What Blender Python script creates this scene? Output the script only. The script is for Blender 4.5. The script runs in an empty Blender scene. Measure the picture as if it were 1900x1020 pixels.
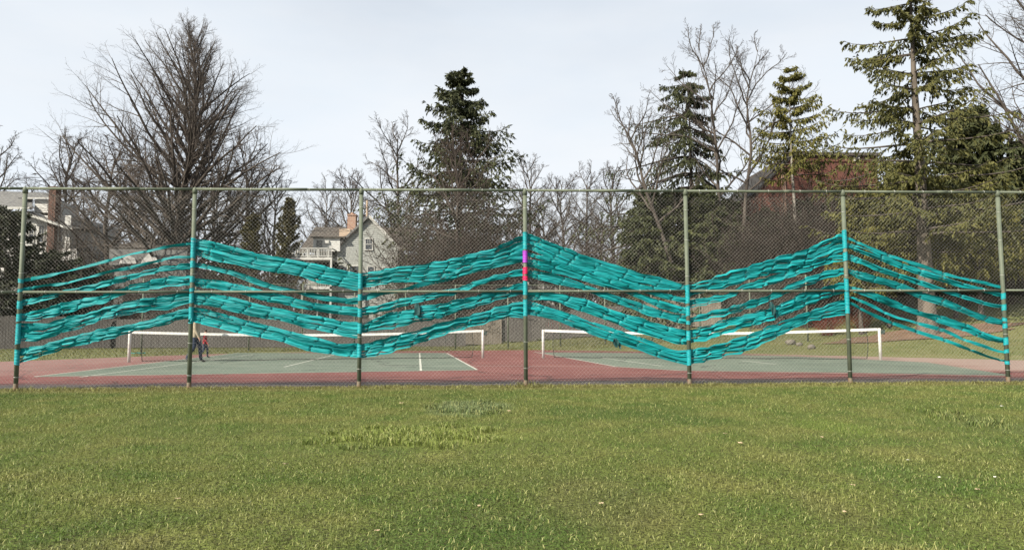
import bpy, math, random
import numpy as np
from mathutils import Matrix, Vector

# ------------------------------------------------------------------ camera
scene = bpy.context.scene
col = scene.collection
CX, CD, CH, YAW, PIT, ROL, FPX = -0.7834, 13.219, 1.0281, 0.04051, 0.07776, -0.00397, 1322.67
_fw = Vector((math.sin(YAW)*math.cos(PIT), math.cos(YAW)*math.cos(PIT), math.sin(PIT)))
_rt = Vector((math.cos(YAW), -math.sin(YAW), 0))
_up = _rt.cross(_fw)
R_ = _rt*math.cos(ROL) + _up*math.sin(ROL)
U_ = _up*math.cos(ROL) - _rt*math.sin(ROL)
cam = bpy.data.cameras.new('camera')
cam.sensor_width = 36.0; cam.sensor_fit = 'HORIZONTAL'
cam.lens = FPX/1900*36.0
cam.clip_end = 3000
camo = bpy.data.objects.new('camera', cam); col.objects.link(camo)
camo.matrix_world = Matrix(((R_.x, U_.x, -_fw.x, CX), (R_.y, U_.y, -_fw.y, -CD), (R_.z, U_.z, -_fw.z, CH), (0, 0, 0, 1)))
scene.camera = camo

# ------------------------------------------------------------------ world, sun, exposure
SUN_EL = math.radians(38.0)
SUN_A = math.radians(42.0)          # off the fence line, towards the camera side, from the left
tosun = Vector((-math.cos(SUN_A)*math.cos(SUN_EL), -math.sin(SUN_A)*math.cos(SUN_EL), math.sin(SUN_EL)))
world = bpy.data.worlds.new('World'); scene.world = world; world.use_nodes = True
nt = world.node_tree; nt.nodes.clear()
def N(t, k, **kw):
    n = t.nodes.new(k)
    for a, b in kw.items(): setattr(n, a, b)
    return n
sky = N(nt, 'ShaderNodeTexSky', sky_type='NISHITA', sun_disc=False)
sky.sun_elevation = SUN_EL; sky.sun_rotation = math.atan2(tosun.x, tosun.y)
sky.air_density = 1.0; sky.dust_density = 1.5; sky.ozone_density = 1.0
bg = N(nt, 'ShaderNodeBackground'); bg.inputs['Strength'].default_value = 0.056
tc = N(nt, 'ShaderNodeTexCoord'); mp = N(nt, 'ShaderNodeMapping'); mp.inputs['Scale'].default_value = (1.0, 1.0, 3.2)
nz = N(nt, 'ShaderNodeTexNoise'); nz.inputs['Scale'].default_value = 1.6; nz.inputs['Detail'].default_value = 6; nz.inputs['Roughness'].default_value = .5
rp = N(nt, 'ShaderNodeMapRange'); rp.inputs['From Min'].default_value = .3; rp.inputs['From Max'].default_value = .7
rp.inputs['To Min'].default_value = .72; rp.inputs['To Max'].default_value = .93
mx = N(nt, 'ShaderNodeMix', data_type='RGBA'); mx.inputs['B'].default_value = (8.3, 8.95, 9.7, 1)
out = N(nt, 'ShaderNodeOutputWorld')
nt.links.new(tc.outputs['Generated'], mp.inputs['Vector']); nt.links.new(mp.outputs['Vector'], nz.inputs['Vector'])
sx = N(nt, 'ShaderNodeSeparateXYZ'); nt.links.new(tc.outputs['Generated'], sx.inputs[0])
def W(op, a, b):
    n = N(nt, 'ShaderNodeMath', operation=op)
    for i, v in enumerate((a, b)):
        if v is None: continue
        if isinstance(v, (int, float)): n.inputs[i].default_value = v
        else: nt.links.new(v, n.inputs[i])
    return n.outputs[0]
rp.inputs['To Min'].default_value = .42; rp.inputs['To Max'].default_value = 1.05       # veil thickness at the zenith
nt.links.new(nz.outputs['Fac'], rp.inputs['Value'])
tau = W('DIVIDE', rp.outputs['Result'], W('MAXIMUM', sx.outputs['Z'], .03))
nt.links.new(W('SUBTRACT', 1.0, W('EXPONENT', W('MULTIPLY', tau, -1.0), None)), mx.inputs['Factor'])
nz2 = N(nt, 'ShaderNodeTexNoise'); nz2.inputs['Scale'].default_value = 2.3; nz2.inputs['Detail'].default_value = 7; nz2.inputs['Roughness'].default_value = .55
nt.links.new(mp.outputs['Vector'], nz2.inputs['Vector'])
cl2 = N(nt, 'ShaderNodeMix', data_type='RGBA'); cl2.inputs['A'].default_value = (8.35, 9.1, 9.9, 1); cl2.inputs['B'].default_value = (9.1, 9.5, 9.95, 1)
rc = N(nt, 'ShaderNodeMapRange'); rc.inputs['From Min'].default_value = .36; rc.inputs['From Max'].default_value = .64
nt.links.new(nz2.outputs['Fac'], rc.inputs['Value']); nt.links.new(rc.outputs['Result'], cl2.inputs['Factor']); nt.links.new(cl2.outputs['Result'], mx.inputs['B'])
nt.links.new(sky.outputs['Color'], mx.inputs['A']); nt.links.new(mx.outputs['Result'], bg.inputs['Color'])
nt.links.new(bg.outputs['Background'], out.inputs['Surface'])
sl = bpy.data.lights.new('sun', 'SUN'); sl.energy = 5.0; sl.angle = math.radians(0.55); sl.color = (1.0, .915, .77)
so = bpy.data.objects.new('sun', sl); col.objects.link(so)
so.rotation_euler = tosun.to_track_quat('Z', 'Y').to_euler(); so.location = (-20, -10, 30)
scene.view_settings.view_transform = 'Standard'; scene.view_settings.look = 'None'
scene.view_settings.exposure = 0.86; scene.view_settings.gamma = 1.0; scene.view_settings.use_curve_mapping = False

# ------------------------------------------------------------------ helpers
def at(px, py, Y):
    """photograph pixel -> point of the place on the plane y = Y"""
    d = _fw*FPX + R_*(px-950) + U_*(510-py)
    t = (Y+CD)/d.y
    return Vector((CX+d.x*t, Y, CH+d.z*t))
def ground(px, py, z=0.0):
    d = _fw*FPX + R_*(px-950) + U_*(510-py)
    t = (z-CH)/d.z
    return Vector((CX+d.x*t, -CD+d.y*t, z))
def tag(o, label=None, cat=None, group=None, kind=None):
    if label: o['label'] = label
    if cat: o['category'] = cat
    if group: o['group'] = group
    if kind: o['kind'] = kind
    return o
def link(name, me, mat=None, parent=None):
    o = bpy.data.objects.new(name, me); col.objects.link(o)
    if mat is not None and me is not None:
        for m in (mat if isinstance(mat, (list, tuple)) else [mat]): me.materials.append(m)
    if parent: o.parent = parent
    return o
def empty(name, loc, label=None, cat=None, group=None, rz=0):
    o = bpy.data.objects.new(name, None); col.objects.link(o); o.location = loc; o.rotation_euler.z = rz
    o.empty_display_size = .2
    return tag(o, label, cat, group)
def mesh_np(name, V, F, smooth=False, tint=None):
    """V (n,3) floats, F (m,k) ints"""
    me = bpy.data.meshes.new(name)
    V = np.asarray(V, dtype=np.float32); F = np.asarray(F, dtype=np.int32)
    k = F.shape[1]; m = F.shape[0]
    me.vertices.add(len(V)); me.vertices.foreach_set('co', V.ravel())
    me.loops.add(m*k); me.loops.foreach_set('vertex_index', F.ravel())
    me.polygons.add(m); me.polygons.foreach_set('loop_start', np.arange(0, m*k, k, dtype=np.int32))
    me.polygons.foreach_set('loop_total', np.full(m, k, dtype=np.int32))
    if smooth: me.polygons.foreach_set('use_smooth', np.ones(m, dtype=bool))
    if tint is not None:
        a = me.attributes.new('tint', 'FLOAT', 'POINT'); a.data.foreach_set('value', np.asarray(tint, dtype=np.float32))
    me.update(calc_edges=True)
    return me
class MB:
    def __init__(s): s.v = []; s.f = []
    def box(s, x0, x1, y0, y1, z0, z1):
        b = len(s.v)
        s.v += [(x0,y0,z0),(x1,y0,z0),(x1,y1,z0),(x0,y1,z0),(x0,y0,z1),(x1,y0,z1),(x1,y1,z1),(x0,y1,z1)]
        s.f += [tuple(b+i for i in q) for q in ((0,3,2,1),(4,5,6,7),(0,1,5,4),(1,2,6,5),(2,3,7,6),(3,0,4,7))]
        return s
    def hexa(s, p):            # 8 free corners: bottom ring then top ring
        b = len(s.v); s.v += [tuple(q) for q in p]
        s.f += [tuple(b+i for i in q) for q in ((0,3,2,1),(4,5,6,7),(0,1,5,4),(1,2,6,5),(2,3,7,6),(3,0,4,7))]
        return s
    def prism(s, poly, y0, y1):   # poly in xz, extruded in y
        n = len(poly); b = len(s.v)
        s.v += [(x, y0, z) for x, z in poly] + [(x, y1, z) for x, z in poly]
        s.f.append(tuple(range(b, b+n))); s.f.append(tuple(range(b+2*n-1, b+n-1, -1)))
        for i in range(n):
            j = (i+1) % n; s.f.append((b+i, b+n+i, b+n+j, b+j))
        return s
    def bar(s, p, q, w, h=None):  # square bar between two points
        p = Vector(p); q = Vector(q); h = h or w
        t = (q-p).normalized(); r = t.cross(Vector((0,0,1)))
        if r.length < 1e-3: r = Vector((1,0,0))
        r.normalize(); u = r.cross(t)
        a, c = r*w/2, u*h/2
        return s.hexa([p-a-c, p+a-c, q+a-c, q-a-c, p-a+c, p+a+c, q+a+c, q-a+c])
    def slab(s, a, b, c, d, t):   # quad plate with thickness t downwards along its normal
        a, b, c, d = map(Vector, (a, b, c, d)); n = (b-a).cross(d-a).normalized()*t
        return s.hexa([a-n, b-n, c-n, d-n, a, b, c, d])
    def tube(s, pts, rad, sides=10, cap=True):
        pts = [Vector(p) for p in pts]; n = len(pts)
        rad = rad if hasattr(rad, '__len__') else [rad]*n
        b = len(s.v)
        for i, p in enumerate(pts):
            t = (pts[min(i+1, n-1)]-pts[max(i-1, 0)]).normalized()
            ref = Vector((1,0,0)) if abs(t.z) > .8 else Vector((0,0,1))
            x = t.cross(ref).normalized(); y = t.cross(x)
            for k in range(sides):
                a = 2*math.pi*k/sides
                s.v.append(tuple(p + x*(rad[i]*math.cos(a)) + y*(rad[i]*math.sin(a))))
        for i in range(n-1):
            for k in range(sides):
                k2 = (k+1) % sides
                s.f.append((b+i*sides+k, b+i*sides+k2, b+(i+1)*sides+k2, b+(i+1)*sides+k))
        if cap:
            s.f.append(tuple(b+k for k in reversed(range(sides)))); s.f.append(tuple(b+(n-1)*sides+k for k in range(sides)))
        return s
    def build(s, name, mat, parent=None, smooth=False):
        me = bpy.data.meshes.new(name); me.from_pydata([tuple(v) for v in s.v], [], s.f)
        if smooth: me.polygons.foreach_set('use_smooth', [len(p.vertices) <= 4 for p in me.polygons])
        me.update()
        return link(name, me, mat, parent)

# ------------------------------------------------------------------ materials
def srgb(r, g, b):
    f = lambda c: (c/255/12.92) if c/255 <= .04045 else ((c/255+.055)/1.055)**2.4
    return (f(r), f(g), f(b))
def pmat(name, c1, c2=None, scale=8.0, rough=.8, bump=0.0, bscale=None, detail=5, coord='Object', stretch=(1,1,1), metal=0.0, lo=.35, hi=.65, spec=.4, rnd=0.0, tint=False, transl=0.0):
    m = bpy.data.materials.new(name); m.use_nodes = True; t = m.node_tree; t.nodes.clear()
    b = N(t, 'ShaderNodeBsdfPrincipled'); o = N(t, 'ShaderNodeOutputMaterial')
    b.inputs['Roughness'].default_value = rough; b.inputs['Metallic'].default_value = metal
    b.inputs['Specular IOR Level'].default_value = spec
    c2 = c2 or c1
    tcn = N(t, 'ShaderNodeTexCoord'); mpn = N(t, 'ShaderNodeMapping'); mpn.inputs['Scale'].default_value = stretch
    if coord == 'World':
        g = N(t, 'ShaderNodeNewGeometry'); t.links.new(g.outputs['Position'], mpn.inputs['Vector'])
    else: t.links.new(tcn.outputs[coord], mpn.inputs['Vector'])
    nn = N(t, 'ShaderNodeTexNoise'); nn.inputs['Scale'].default_value = scale; nn.inputs['Detail'].default_value = detail
    t.links.new(mpn.outputs['Vector'], nn.inputs['Vector'])
    mr = N(t, 'ShaderNodeMapRange'); mr.inputs['From Min'].default_value = lo; mr.inputs['From Max'].default_value = hi
    mixn = N(t, 'ShaderNodeMix', data_type='RGBA'); mixn.inputs['A'].default_value = (*c1, 1); mixn.inputs['B'].default_value = (*c2, 1)
    if tint:
        at_ = N(t, 'ShaderNodeAttribute', attribute_name='tint'); ad = N(t, 'ShaderNodeMath', operation='MULTIPLY_ADD')
        ad.inputs[1].default_value = .75
        m2 = N(t, 'ShaderNodeMath', operation='MULTIPLY'); m2.inputs[1].default_value = .45
        t.links.new(nn.outputs['Fac'], mr.inputs['Value']); t.links.new(mr.outputs['Result'], m2.inputs[0])
        t.links.new(at_.outputs['Fac'], ad.inputs[0]); t.links.new(m2.outputs[0], ad.inputs[2])
        t.links.new(ad.outputs[0], mixn.inputs['Factor'])
    else:
        t.links.new(nn.outputs['Fac'], mr.inputs['Value']); t.links.new(mr.outputs['Result'], mixn.inputs['Factor'])
    colr = mixn.outputs['Result']
    if rnd:
        oi = N(t, 'ShaderNodeObjectInfo'); r2 = N(t, 'ShaderNodeMapRange')
        r2.inputs['To Min'].default_value = 1-rnd; r2.inputs['To Max'].default_value = 1+rnd
        hs = N(t, 'ShaderNodeHueSaturation')
        t.links.new(oi.outputs['Random'], r2.inputs['Value']); t.links.new(r2.outputs['Result'], hs.inputs['Value'])
        t.links.new(colr, hs.inputs['Color']); colr = hs.outputs['Color']
    t.links.new(colr, b.inputs['Base Color'])
    if bump:
        n2 = N(t, 'ShaderNodeTexNoise'); n2.inputs['Scale'].default_value = bscale or scale*4; n2.inputs['Detail'].default_value = 4
        t.links.new(mpn.outputs['Vector'], n2.inputs['Vector'])
        bp = N(t, 'ShaderNodeBump'); bp.inputs['Strength'].default_value = bump; bp.inputs['Distance'].default_value = .02
        t.links.new(n2.outputs['Fac'], bp.inputs['Height']); t.links.new(bp.outputs['Normal'], b.inputs['Normal'])
    sh = b.outputs['BSDF']
    if transl:
        tr = N(t, 'ShaderNodeBsdfTranslucent'); ms = N(t, 'ShaderNodeMixShader'); ms.inputs['Fac'].default_value = transl
        t.links.new(colr, tr.inputs['Color']); t.links.new(sh, ms.inputs[1]); t.links.new(tr.outputs['BSDF'], ms.inputs[2]); sh = ms.outputs['Shader']
    t.links.new(sh, o.inputs['Surface'])
    return m
M = {}
M['post'] = pmat('post_paint', (.125,.145,.108), (.085,.10,.073), 3.0, .6, .2, 30, spec=.3)
M['rust'] = pmat('rusty_paint', (.16,.15,.11), (.17,.075,.04), 9.0, .75, .3, 40)
M['wire'] = pmat('galvanised_wire', (.38,.37,.335), (.25,.25,.225), 6.0, .42, metal=.25, spec=.6)
M['tie'] = pmat('tie_wire', (.6,.6,.58), (.45,.45,.43), 20, .4, metal=.3)
M['white'] = pmat('white_paint', (.66,.66,.64), (.5,.49,.46), 4, .5, .1, 30)
M['tape'] = pmat('net_tape', (.68,.68,.66), (.58,.58,.56), 5, .7, .2, 30)
M['cord'] = pmat('net_cord', (.02,.022,.02), (.035,.035,.033), 5, .8)
M['metal_dark'] = pmat('dark_green_metal', (.03,.05,.045), (.04,.06,.05), 5, .5)
M['bark'] = pmat('grey_bark', (.085,.072,.062), (.045,.037,.032), 2.0, .95, .6, 12, stretch=(1,1,.25))
M['greybark'] = pmat('grey_brown_bark', (.085,.072,.062), (.048,.04,.035), 2.0, .95, .6, 12, stretch=(1,1,.3))
M['twig'] = pmat('twig', (.082,.068,.059), (.046,.038,.033), .8, .9)
M['twigred'] = pmat('reddish_twig', (.07,.051,.043), (.037,.028,.024), .8, .9)
M['twigdark'] = pmat('dark_twig', (.05,.038,.032), (.028,.021,.018), .8, .9)
M['mapletwig'] = pmat('maple_twig', (.11,.092,.08), (.065,.054,.047), .8, .9)
M['palebark'] = pmat('pale_bark', (.24,.21,.175), (.11,.095,.08), 2.4, .95, .8, 10, stretch=(1,1,.4), lo=.4, hi=.6)
M['trunk'] = pmat('spruce_trunk', (.13,.11,.09), (.065,.055,.045), 2.4, .95, .8, 10, stretch=(1,1,.4), lo=.4, hi=.6)
M['birch'] = pmat('pale_trunk', (.27,.25,.22), (.13,.12,.105), 2.0, .9, .4, 10, stretch=(1,1,.5))
M['spruce'] = pmat('spruce_needles', (.017,.026,.012), (.058,.064,.022), .5, .75, tint=True, coord='Object', transl=.12)
M['spruceylw'] = pmat('yellow_green_needles', (.05,.058,.014), (.16,.148,.034), .45, .75, tint=True, transl=.18)  # needles yellow-green all over
M['spruceolive'] = pmat('olive_spruce_needles', (.03,.038,.012), (.11,.106,.027), .45, .75, tint=True, transl=.15)
M['hemlock'] = pmat('hemlock_needles', (.022,.032,.014), (.062,.07,.022), .4, .75, tint=True, transl=.12)
M['yew'] = pmat('yew_needles', (.012,.018,.01), (.035,.042,.018), .6, .7, tint=True, transl=.1)
M['arbor'] = pmat('arborvitae_leaves', (.05,.04,.02), (.085,.08,.03), .7, .8, tint=True, transl=.12)
M['redshrub'] = pmat('red_twigs', (.19,.05,.035), (.11,.035,.025), 1.2, .8)
def ribbon_mat():
    m = pmat('teal_satin', (.004,.285,.30), (.002,.175,.195), 13.0, .58, .6, 22, stretch=(.25,1,2.6), spec=.3, rnd=.22, transl=.16)
    return m
M['teal'] = ribbon_mat()
M['tealdark'] = pmat('dark_teal_knot', (.006,.06,.06), (.003,.035,.04), 12, .6, .4, 60)
M['bluewrap'] = pmat('turquoise_wrap', (.005,.30,.33), (.003,.21,.25), 12, .55, .4, 60, spec=.45)
M['purple'] = pmat('purple_wrap', (.34,.045,.46), (.25,.03,.36), 12, .5, .4, 50)
M['pink'] = pmat('pink_wrap', (.72,.012,.10), (.55,.01,.07), 12, .5, .4, 50)

def lawn_mat(name, blade):
    m = bpy.data.materials.new(name); m.use_nodes = True; t = m.node_tree; t.nodes.clear()
    L = t.links.new
    b = N(t, 'ShaderNodeBsdfPrincipled'); o = N(t, 'ShaderNodeOutputMaterial')
    b.inputs['Roughness'].default_value = .55 if blade else .95; b.inputs['Specular IOR Level'].default_value = .35 if blade else .1
    g = N(t, 'ShaderNodeNewGeometry')
    def noise(sc, det=4, off=0):
        mpn = N(t, 'ShaderNodeMapping'); mpn.inputs['Location'].default_value = (off, off*1.7, 0)
        L(g.outputs['Position'], mpn.inputs['Vector'])
        n = N(t, 'ShaderNodeTexNoise'); n.inputs['Scale'].default_value = sc; n.inputs['Detail'].default_value = det
        L(mpn.outputs['Vector'], n.inputs['Vector']); return n.outputs['Fac']
    def rng(v, a, c, lo=0., hi=1.):
        r = N(t, 'ShaderNodeMapRange'); r.inputs['From Min'].default_value = a; r.inputs['From Max'].default_value = c
        r.inputs['To Min'].default_value = lo; r.inputs['To Max'].default_value = hi; L(v, r.inputs['Value']); return r.outputs['Result']
    def mix(f, A, B):
        x = N(t, 'ShaderNodeMix', data_type='RGBA')
        L(f, x.inputs['Factor'])
        for k, v in (('A', A), ('B', B)):
            if isinstance(v, tuple): x.inputs[k].default_value = (*v, 1)
            else: L(v, x.inputs[k])
        return x.outputs['Result']
    green, dry, lush, blue, straw = (.09,.138,.028), (.178,.186,.055), (.17,.215,.05), (.10,.17,.085), (.19,.175,.065)
    c = mix(rng(noise(1.5, 6), .32, .72), green, dry)
    c = mix(rng(noise(.35, 3, 5), .5, .68, 0, .6), c, (.05,.1,.02))
    sep = N(t, 'ShaderNodeSeparateXYZ'); L(g.outputs['Position'], sep.inputs[0])
    def ell(cx, cy, rx, ry, wob=.5):
        """patch of another grass species: ellipse on the ground with a ragged edge"""
        v = N(t, 'ShaderNodeVectorMath', operation='SUBTRACT'); v.inputs[1].default_value = (cx, cy, 0); L(g.outputs['Position'], v.inputs[0])
        s = N(t, 'ShaderNodeVectorMath', operation='MULTIPLY'); s.inputs[1].default_value = (1/rx, 1/ry, 0); L(v.outputs[0], s.inputs[0])
        ln = N(t, 'ShaderNodeVectorMath', operation='LENGTH'); L(s.outputs[0], ln.inputs[0])
        a = N(t, 'ShaderNodeMath', operation='MULTIPLY_ADD'); L(noise(1.8, 4, cx), a.inputs[0]); a.inputs[1].default_value = wob*2; a.inputs[2].default_value = -wob
        ad = N(t, 'ShaderNodeMath', operation='ADD'); L(ln.outputs['Value'], ad.inputs[0]); L(a.outputs[0], ad.inputs[1])
        return rng(ad.outputs[0], 1.15, .65)
    for (px0, px1, py0, py1, cc, w) in PATCH:
        p = ground((px0+px1)/2, (py0+py1)/2); a = ground(px0, (py0+py1)/2); e = ground(px1, (py0+py1)/2); q0 = ground((px0+px1)/2, py0); q1 = ground((px0+px1)/2, py1)
        f = ell(p.x, (q0.y+q1.y)/2, (e.x-a.x)/2, (q0.y-q1.y)/2)
        f2 = N(t, 'ShaderNodeMath', operation='MULTIPLY'); f2.inputs[1].default_value = w; L(f, f2.inputs[0])
        c = mix(f2.outputs[0], c, cc)
    # dry fringe along the fence
    nf = N(t, 'ShaderNodeMath', operation='MULTIPLY_ADD'); L(noise(2.5, 4, 9), nf.inputs[0]); nf.inputs[1].default_value = 1.2; L(sep.outputs['Y'], nf.inputs[2])
    c = mix(rng(nf.outputs[0], -.35, .25, 0, .8), c, straw)
    if blade:
        at_ = N(t, 'ShaderNodeAttribute', attribute_name='tint')
        c = mix(rng(at_.outputs['Fac'], .86, .88), c, (.23,.235,.09))
        hs = N(t, 'ShaderNodeHueSaturation'); L(rng(at_.outputs['Fac'], 0, .86, .5, 1.5), hs.inputs['Value']); L(c, hs.inputs['Color']); c = hs.outputs['Color']
        tr = N(t, 'ShaderNodeBsdfTranslucent'); ms = N(t, 'ShaderNodeMixShader'); ms.inputs['Fac'].default_value = .3
        L(c, b.inputs['Base Color']); L(c, tr.inputs['Color']); L(b.outputs['BSDF'], ms.inputs[1]); L(tr.outputs['BSDF'], ms.inputs[2]); L(ms.outputs['Shader'], o.inputs['Surface'])
    else:
        c = mix(rng(noise(40, 3), .4, .65), c, (.05,.05,.02))
        L(c, b.inputs['Base Color']); L(b.outputs['BSDF'], o.inputs['Surface'])
        bp = N(t, 'ShaderNodeBump'); bp.inputs['Strength'].default_value = .8; bp.inputs['Distance'].default_value = .03
        L(noise(60, 4), bp.inputs['Height']); L(bp.outputs['Normal'], b.inputs['Normal'])
    return m
PATCH = [(560, 960, 782, 822, (.185,.225,.055), .9), (790, 950, 742, 768, (.15,.19,.085), .85), (1480, 1620, 770, 800, (.13,.19,.035), .7),
         (1590, 1800, 840, 900, (.07,.13,.025), .6), (1500, 1600, 880, 960, (.15,.14,.055), .4), (1000, 1250, 860, 960, (.165,.15,.06), .4),
         (1640, 1960, 985, 1060, (.23,.225,.075), .85), (1780, 1900, 760, 800, (.12,.155,.05), .6), (60, 330, 960, 1010, (.16,.14,.06), .4)]
M['lawn'] = lawn_mat('lawn_soil', False)
M['blade'] = lawn_mat('grass_blades', True)

def court_mat(nm, ca, cb, grit_shade=True):
    m = bpy.data.materials.new(nm); m.use_nodes = True; t = m.node_tree; t.nodes.clear(); L = t.links.new
    b = N(t, 'ShaderNodeBsdfPrincipled'); o = N(t, 'ShaderNodeOutputMaterial'); b.inputs['Roughness'].default_value = .75; b.inputs['Specular IOR Level'].default_value = .3
    g = N(t, 'ShaderNodeNewGeometry'); sep = N(t, 'ShaderNodeSeparateXYZ'); L(g.outputs['Position'], sep.inputs[0])
    def noise(sc, det=5):
        n = N(t, 'ShaderNodeTexNoise'); n.inputs['Scale'].default_value = sc; n.inputs['Detail'].default_value = det; L(g.outputs['Position'], n.inputs['Vector']); return n.outputs['Fac']
    def rng(v, a, c, lo=0., hi=1.):
        r = N(t, 'ShaderNodeMapRange'); r.inputs['From Min'].default_value = a; r.inputs['From Max'].default_value = c
        r.inputs['To Min'].default_value = lo; r.inputs['To Max'].default_value = hi; L(v, r.inputs['Value']); return r.outputs['Result']
    def mix(f, A, B):
        x = N(t, 'ShaderNodeMix', data_type='RGBA'); L(f, x.inputs['Factor'])
        for k, v in (('A', A), ('B', B)):
            if isinstance(v, tuple): x.inputs[k].default_value = (*v, 1)
            else: L(v, x.inputs[k])
        return x.outputs['Result']
    c = mix(rng(noise(.7), .35, .65), ca, cb)
    c = mix(rng(noise(.22, 8), .52, .6, 0, .35), c, tuple(v*.62 for v in ca))           # water stains
    vn = N(t, 'ShaderNodeVectorMath', operation='MULTIPLY_ADD'); nc_ = N(t, 'ShaderNodeTexNoise'); nc_.inputs['Scale'].default_value = .9; nc_.inputs['Detail'].default_value = 5
    L(g.outputs['Position'], nc_.inputs['Vector']); L(nc_.outputs['Color'], vn.inputs[0]); vn.inputs[1].default_value = (1.6, 1.6, 0); L(g.outputs['Position'], vn.inputs[2])
    vo = N(t, 'ShaderNodeTexVoronoi', feature='DISTANCE_TO_EDGE'); vo.inputs['Scale'].default_value = .17; L(vn.outputs[0], vo.inputs['Vector'])
    c = mix(rng(vo.outputs['Distance'], .011, .005, 0, .75), c, tuple(v*.35 for v in ca))  # cracks
    c = mix(rng(noise(9), .6, .75, 0, .5), c, tuple(min(1, v*1.7+.02) for v in cb))
    if not grit_shade:
        L(c, b.inputs['Base Color']); L(b.outputs['BSDF'], o.inputs['Surface']); return m
    # washed-out sandy deposit along the outer ends of the slab
    ax = N(t, 'ShaderNodeMath', operation='MULTIPLY_ADD'); L(noise(.45), ax.inputs[0]); ax.inputs[1].default_value = 7; L(sep.outputs['X'], ax.inputs[2])
    yy = rng(sep.outputs['Y'], 3.2, 4.4)
    f = N(t, 'ShaderNodeMath', operation='MULTIPLY'); L(rng(ax.outputs[0], 12.5, 17, 0, .85), f.inputs[0]); L(yy, f.inputs[1])
    c = mix(f.outputs[0], c, (.27,.205,.172))
    f2 = N(t, 'ShaderNodeMath', operation='MULTIPLY'); L(rng(ax.outputs[0], -6.5, -11, 0, .6), f2.inputs[0]); L(yy, f2.inputs[1])
    c = mix(f2.outputs[0], c, (.23,.15,.13))
    # bare dark grit where the coating ends, plus ribbon shadow painted into the colour
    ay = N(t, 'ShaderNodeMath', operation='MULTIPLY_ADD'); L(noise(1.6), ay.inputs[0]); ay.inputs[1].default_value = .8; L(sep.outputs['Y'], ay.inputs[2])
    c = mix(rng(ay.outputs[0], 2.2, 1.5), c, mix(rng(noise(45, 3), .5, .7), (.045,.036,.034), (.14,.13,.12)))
    L(c, b.inputs['Base Color']); L(b.outputs['BSDF'], o.inputs['Surface'])
    bp = N(t, 'ShaderNodeBump'); bp.inputs['Strength'].default_value = .3; bp.inputs['Distance'].default_value = .01
    L(noise(70, 3), bp.inputs['Height']); L(bp.outputs['Normal'], b.inputs['Normal'])
    return m
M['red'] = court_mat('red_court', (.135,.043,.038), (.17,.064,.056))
M['green'] = court_mat('green_court', (.098,.128,.098), (.13,.158,.122), False)
M['line'] = pmat('court_line', (.5,.5,.44), (.33,.35,.3), 3, .7, coord='World', lo=.4, hi=.7)
M['forest'] = pmat('leaf_litter', (.085,.062,.038), (.05,.05,.022), .5, .95, .8, 20, coord='World')
M['verge'] = pmat('verge_grass', (.085,.105,.028), (.14,.135,.053), .6, .9, .9, 25, coord='World', lo=.3, hi=.7)
M['soil'] = pmat('bare_soil', (.17,.105,.07), (.115,.073,.047), 1.5, .95, .8, 20, coord='World')
M['plank'] = pmat('weathered_board', (.09,.082,.077), (.058,.053,.05), 1.5, .85, .4, 12, stretch=(6,6,.5), rnd=.1)
M['plankwarm'] = pmat('warm_board', (.16,.137,.112), (.105,.088,.07), 1.5, .85, .4, 12, stretch=(6,6,.5))
M['shingle'] = pmat('grey_green_shingle', (.315,.33,.315), (.225,.235,.225), 5, .85, .4, 20, stretch=(3,3,1))
M['roof'] = pmat('roof_shingle', (.095,.083,.073), (.045,.04,.036), 5, .9, .5, 14, stretch=(1,1,3))
M['darkroof'] = pmat('dark_roof', (.035,.033,.031), (.022,.021,.02), 4, .9, .4, 14)
M['roofgrey'] = pmat('grey_roof', (.16,.16,.155), (.10,.10,.10), 3, .9, .4, 14)
M['roofpale'] = pmat('pale_metal_roof', (.42,.41,.40), (.3,.3,.29), 2, .7, .2, 10)
M['trim'] = pmat('white_trim', (.46,.46,.44), (.36,.36,.34), 6, .6)
M['siding'] = pmat('white_siding', (.50,.50,.48), (.40,.40,.39), 4, .7)
M['glass'] = pmat('window_glass', (.02,.025,.03), (.05,.055,.06), 2, .08, spec=.8)
M['dark'] = pmat('dark_interior', (.012,.012,.013), (.02,.02,.02), 3, .9)
def brick_mat(name, a, b_, mo):
    m = bpy.data.materials.new(name); m.use_nodes = True; t = m.node_tree; bs = t.nodes['Principled BSDF']
    bs.inputs['Roughness'].default_value = .9
    tcn = N(t, 'ShaderNodeTexCoord'); mpn = N(t, 'ShaderNodeMapping'); mpn.inputs['Rotation'].default_value = (math.pi/2, 0, 0)
    br = N(t, 'ShaderNodeTexBrick'); br.inputs['Color1'].default_value = (*a, 1); br.inputs['Color2'].default_value = (*b_, 1); br.inputs['Mortar'].default_value = (*mo, 1)
    br.inputs['Scale'].default_value = 1; br.inputs['Brick Width'].default_value = .22; br.inputs['Row Height'].default_value = .075; br.inputs['Mortar Size'].default_value = .009
    t.links.new(tcn.outputs['Object'], mpn.inputs['Vector']); t.links.new(mpn.outputs['Vector'], br.inputs['Vector']); t.links.new(br.outputs['Color'], bs.inputs['Base Color'])
    bp = N(t, 'ShaderNodeBump'); bp.inputs['Strength'].default_value = .6; bp.invert = True; t.links.new(br.outputs['Fac'], bp.inputs['Height']); t.links.new(bp.outputs['Normal'], bs.inputs['Normal'])
    return m
M['brick'] = brick_mat('chimney_brick', (.24,.11,.075), (.33,.19,.13), (.3,.27,.23))
M['redbrick'] = brick_mat('red_brick', (.10,.032,.023), (.13,.042,.029), (.10,.06,.048))
M['oldbrick'] = brick_mat('sooty_brick', (.085,.036,.026), (.11,.05,.035), (.1,.075,.06))
M['tan'] = pmat('tan_panel', (.42,.33,.25), (.36,.28,.21), 4, .8)

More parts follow.
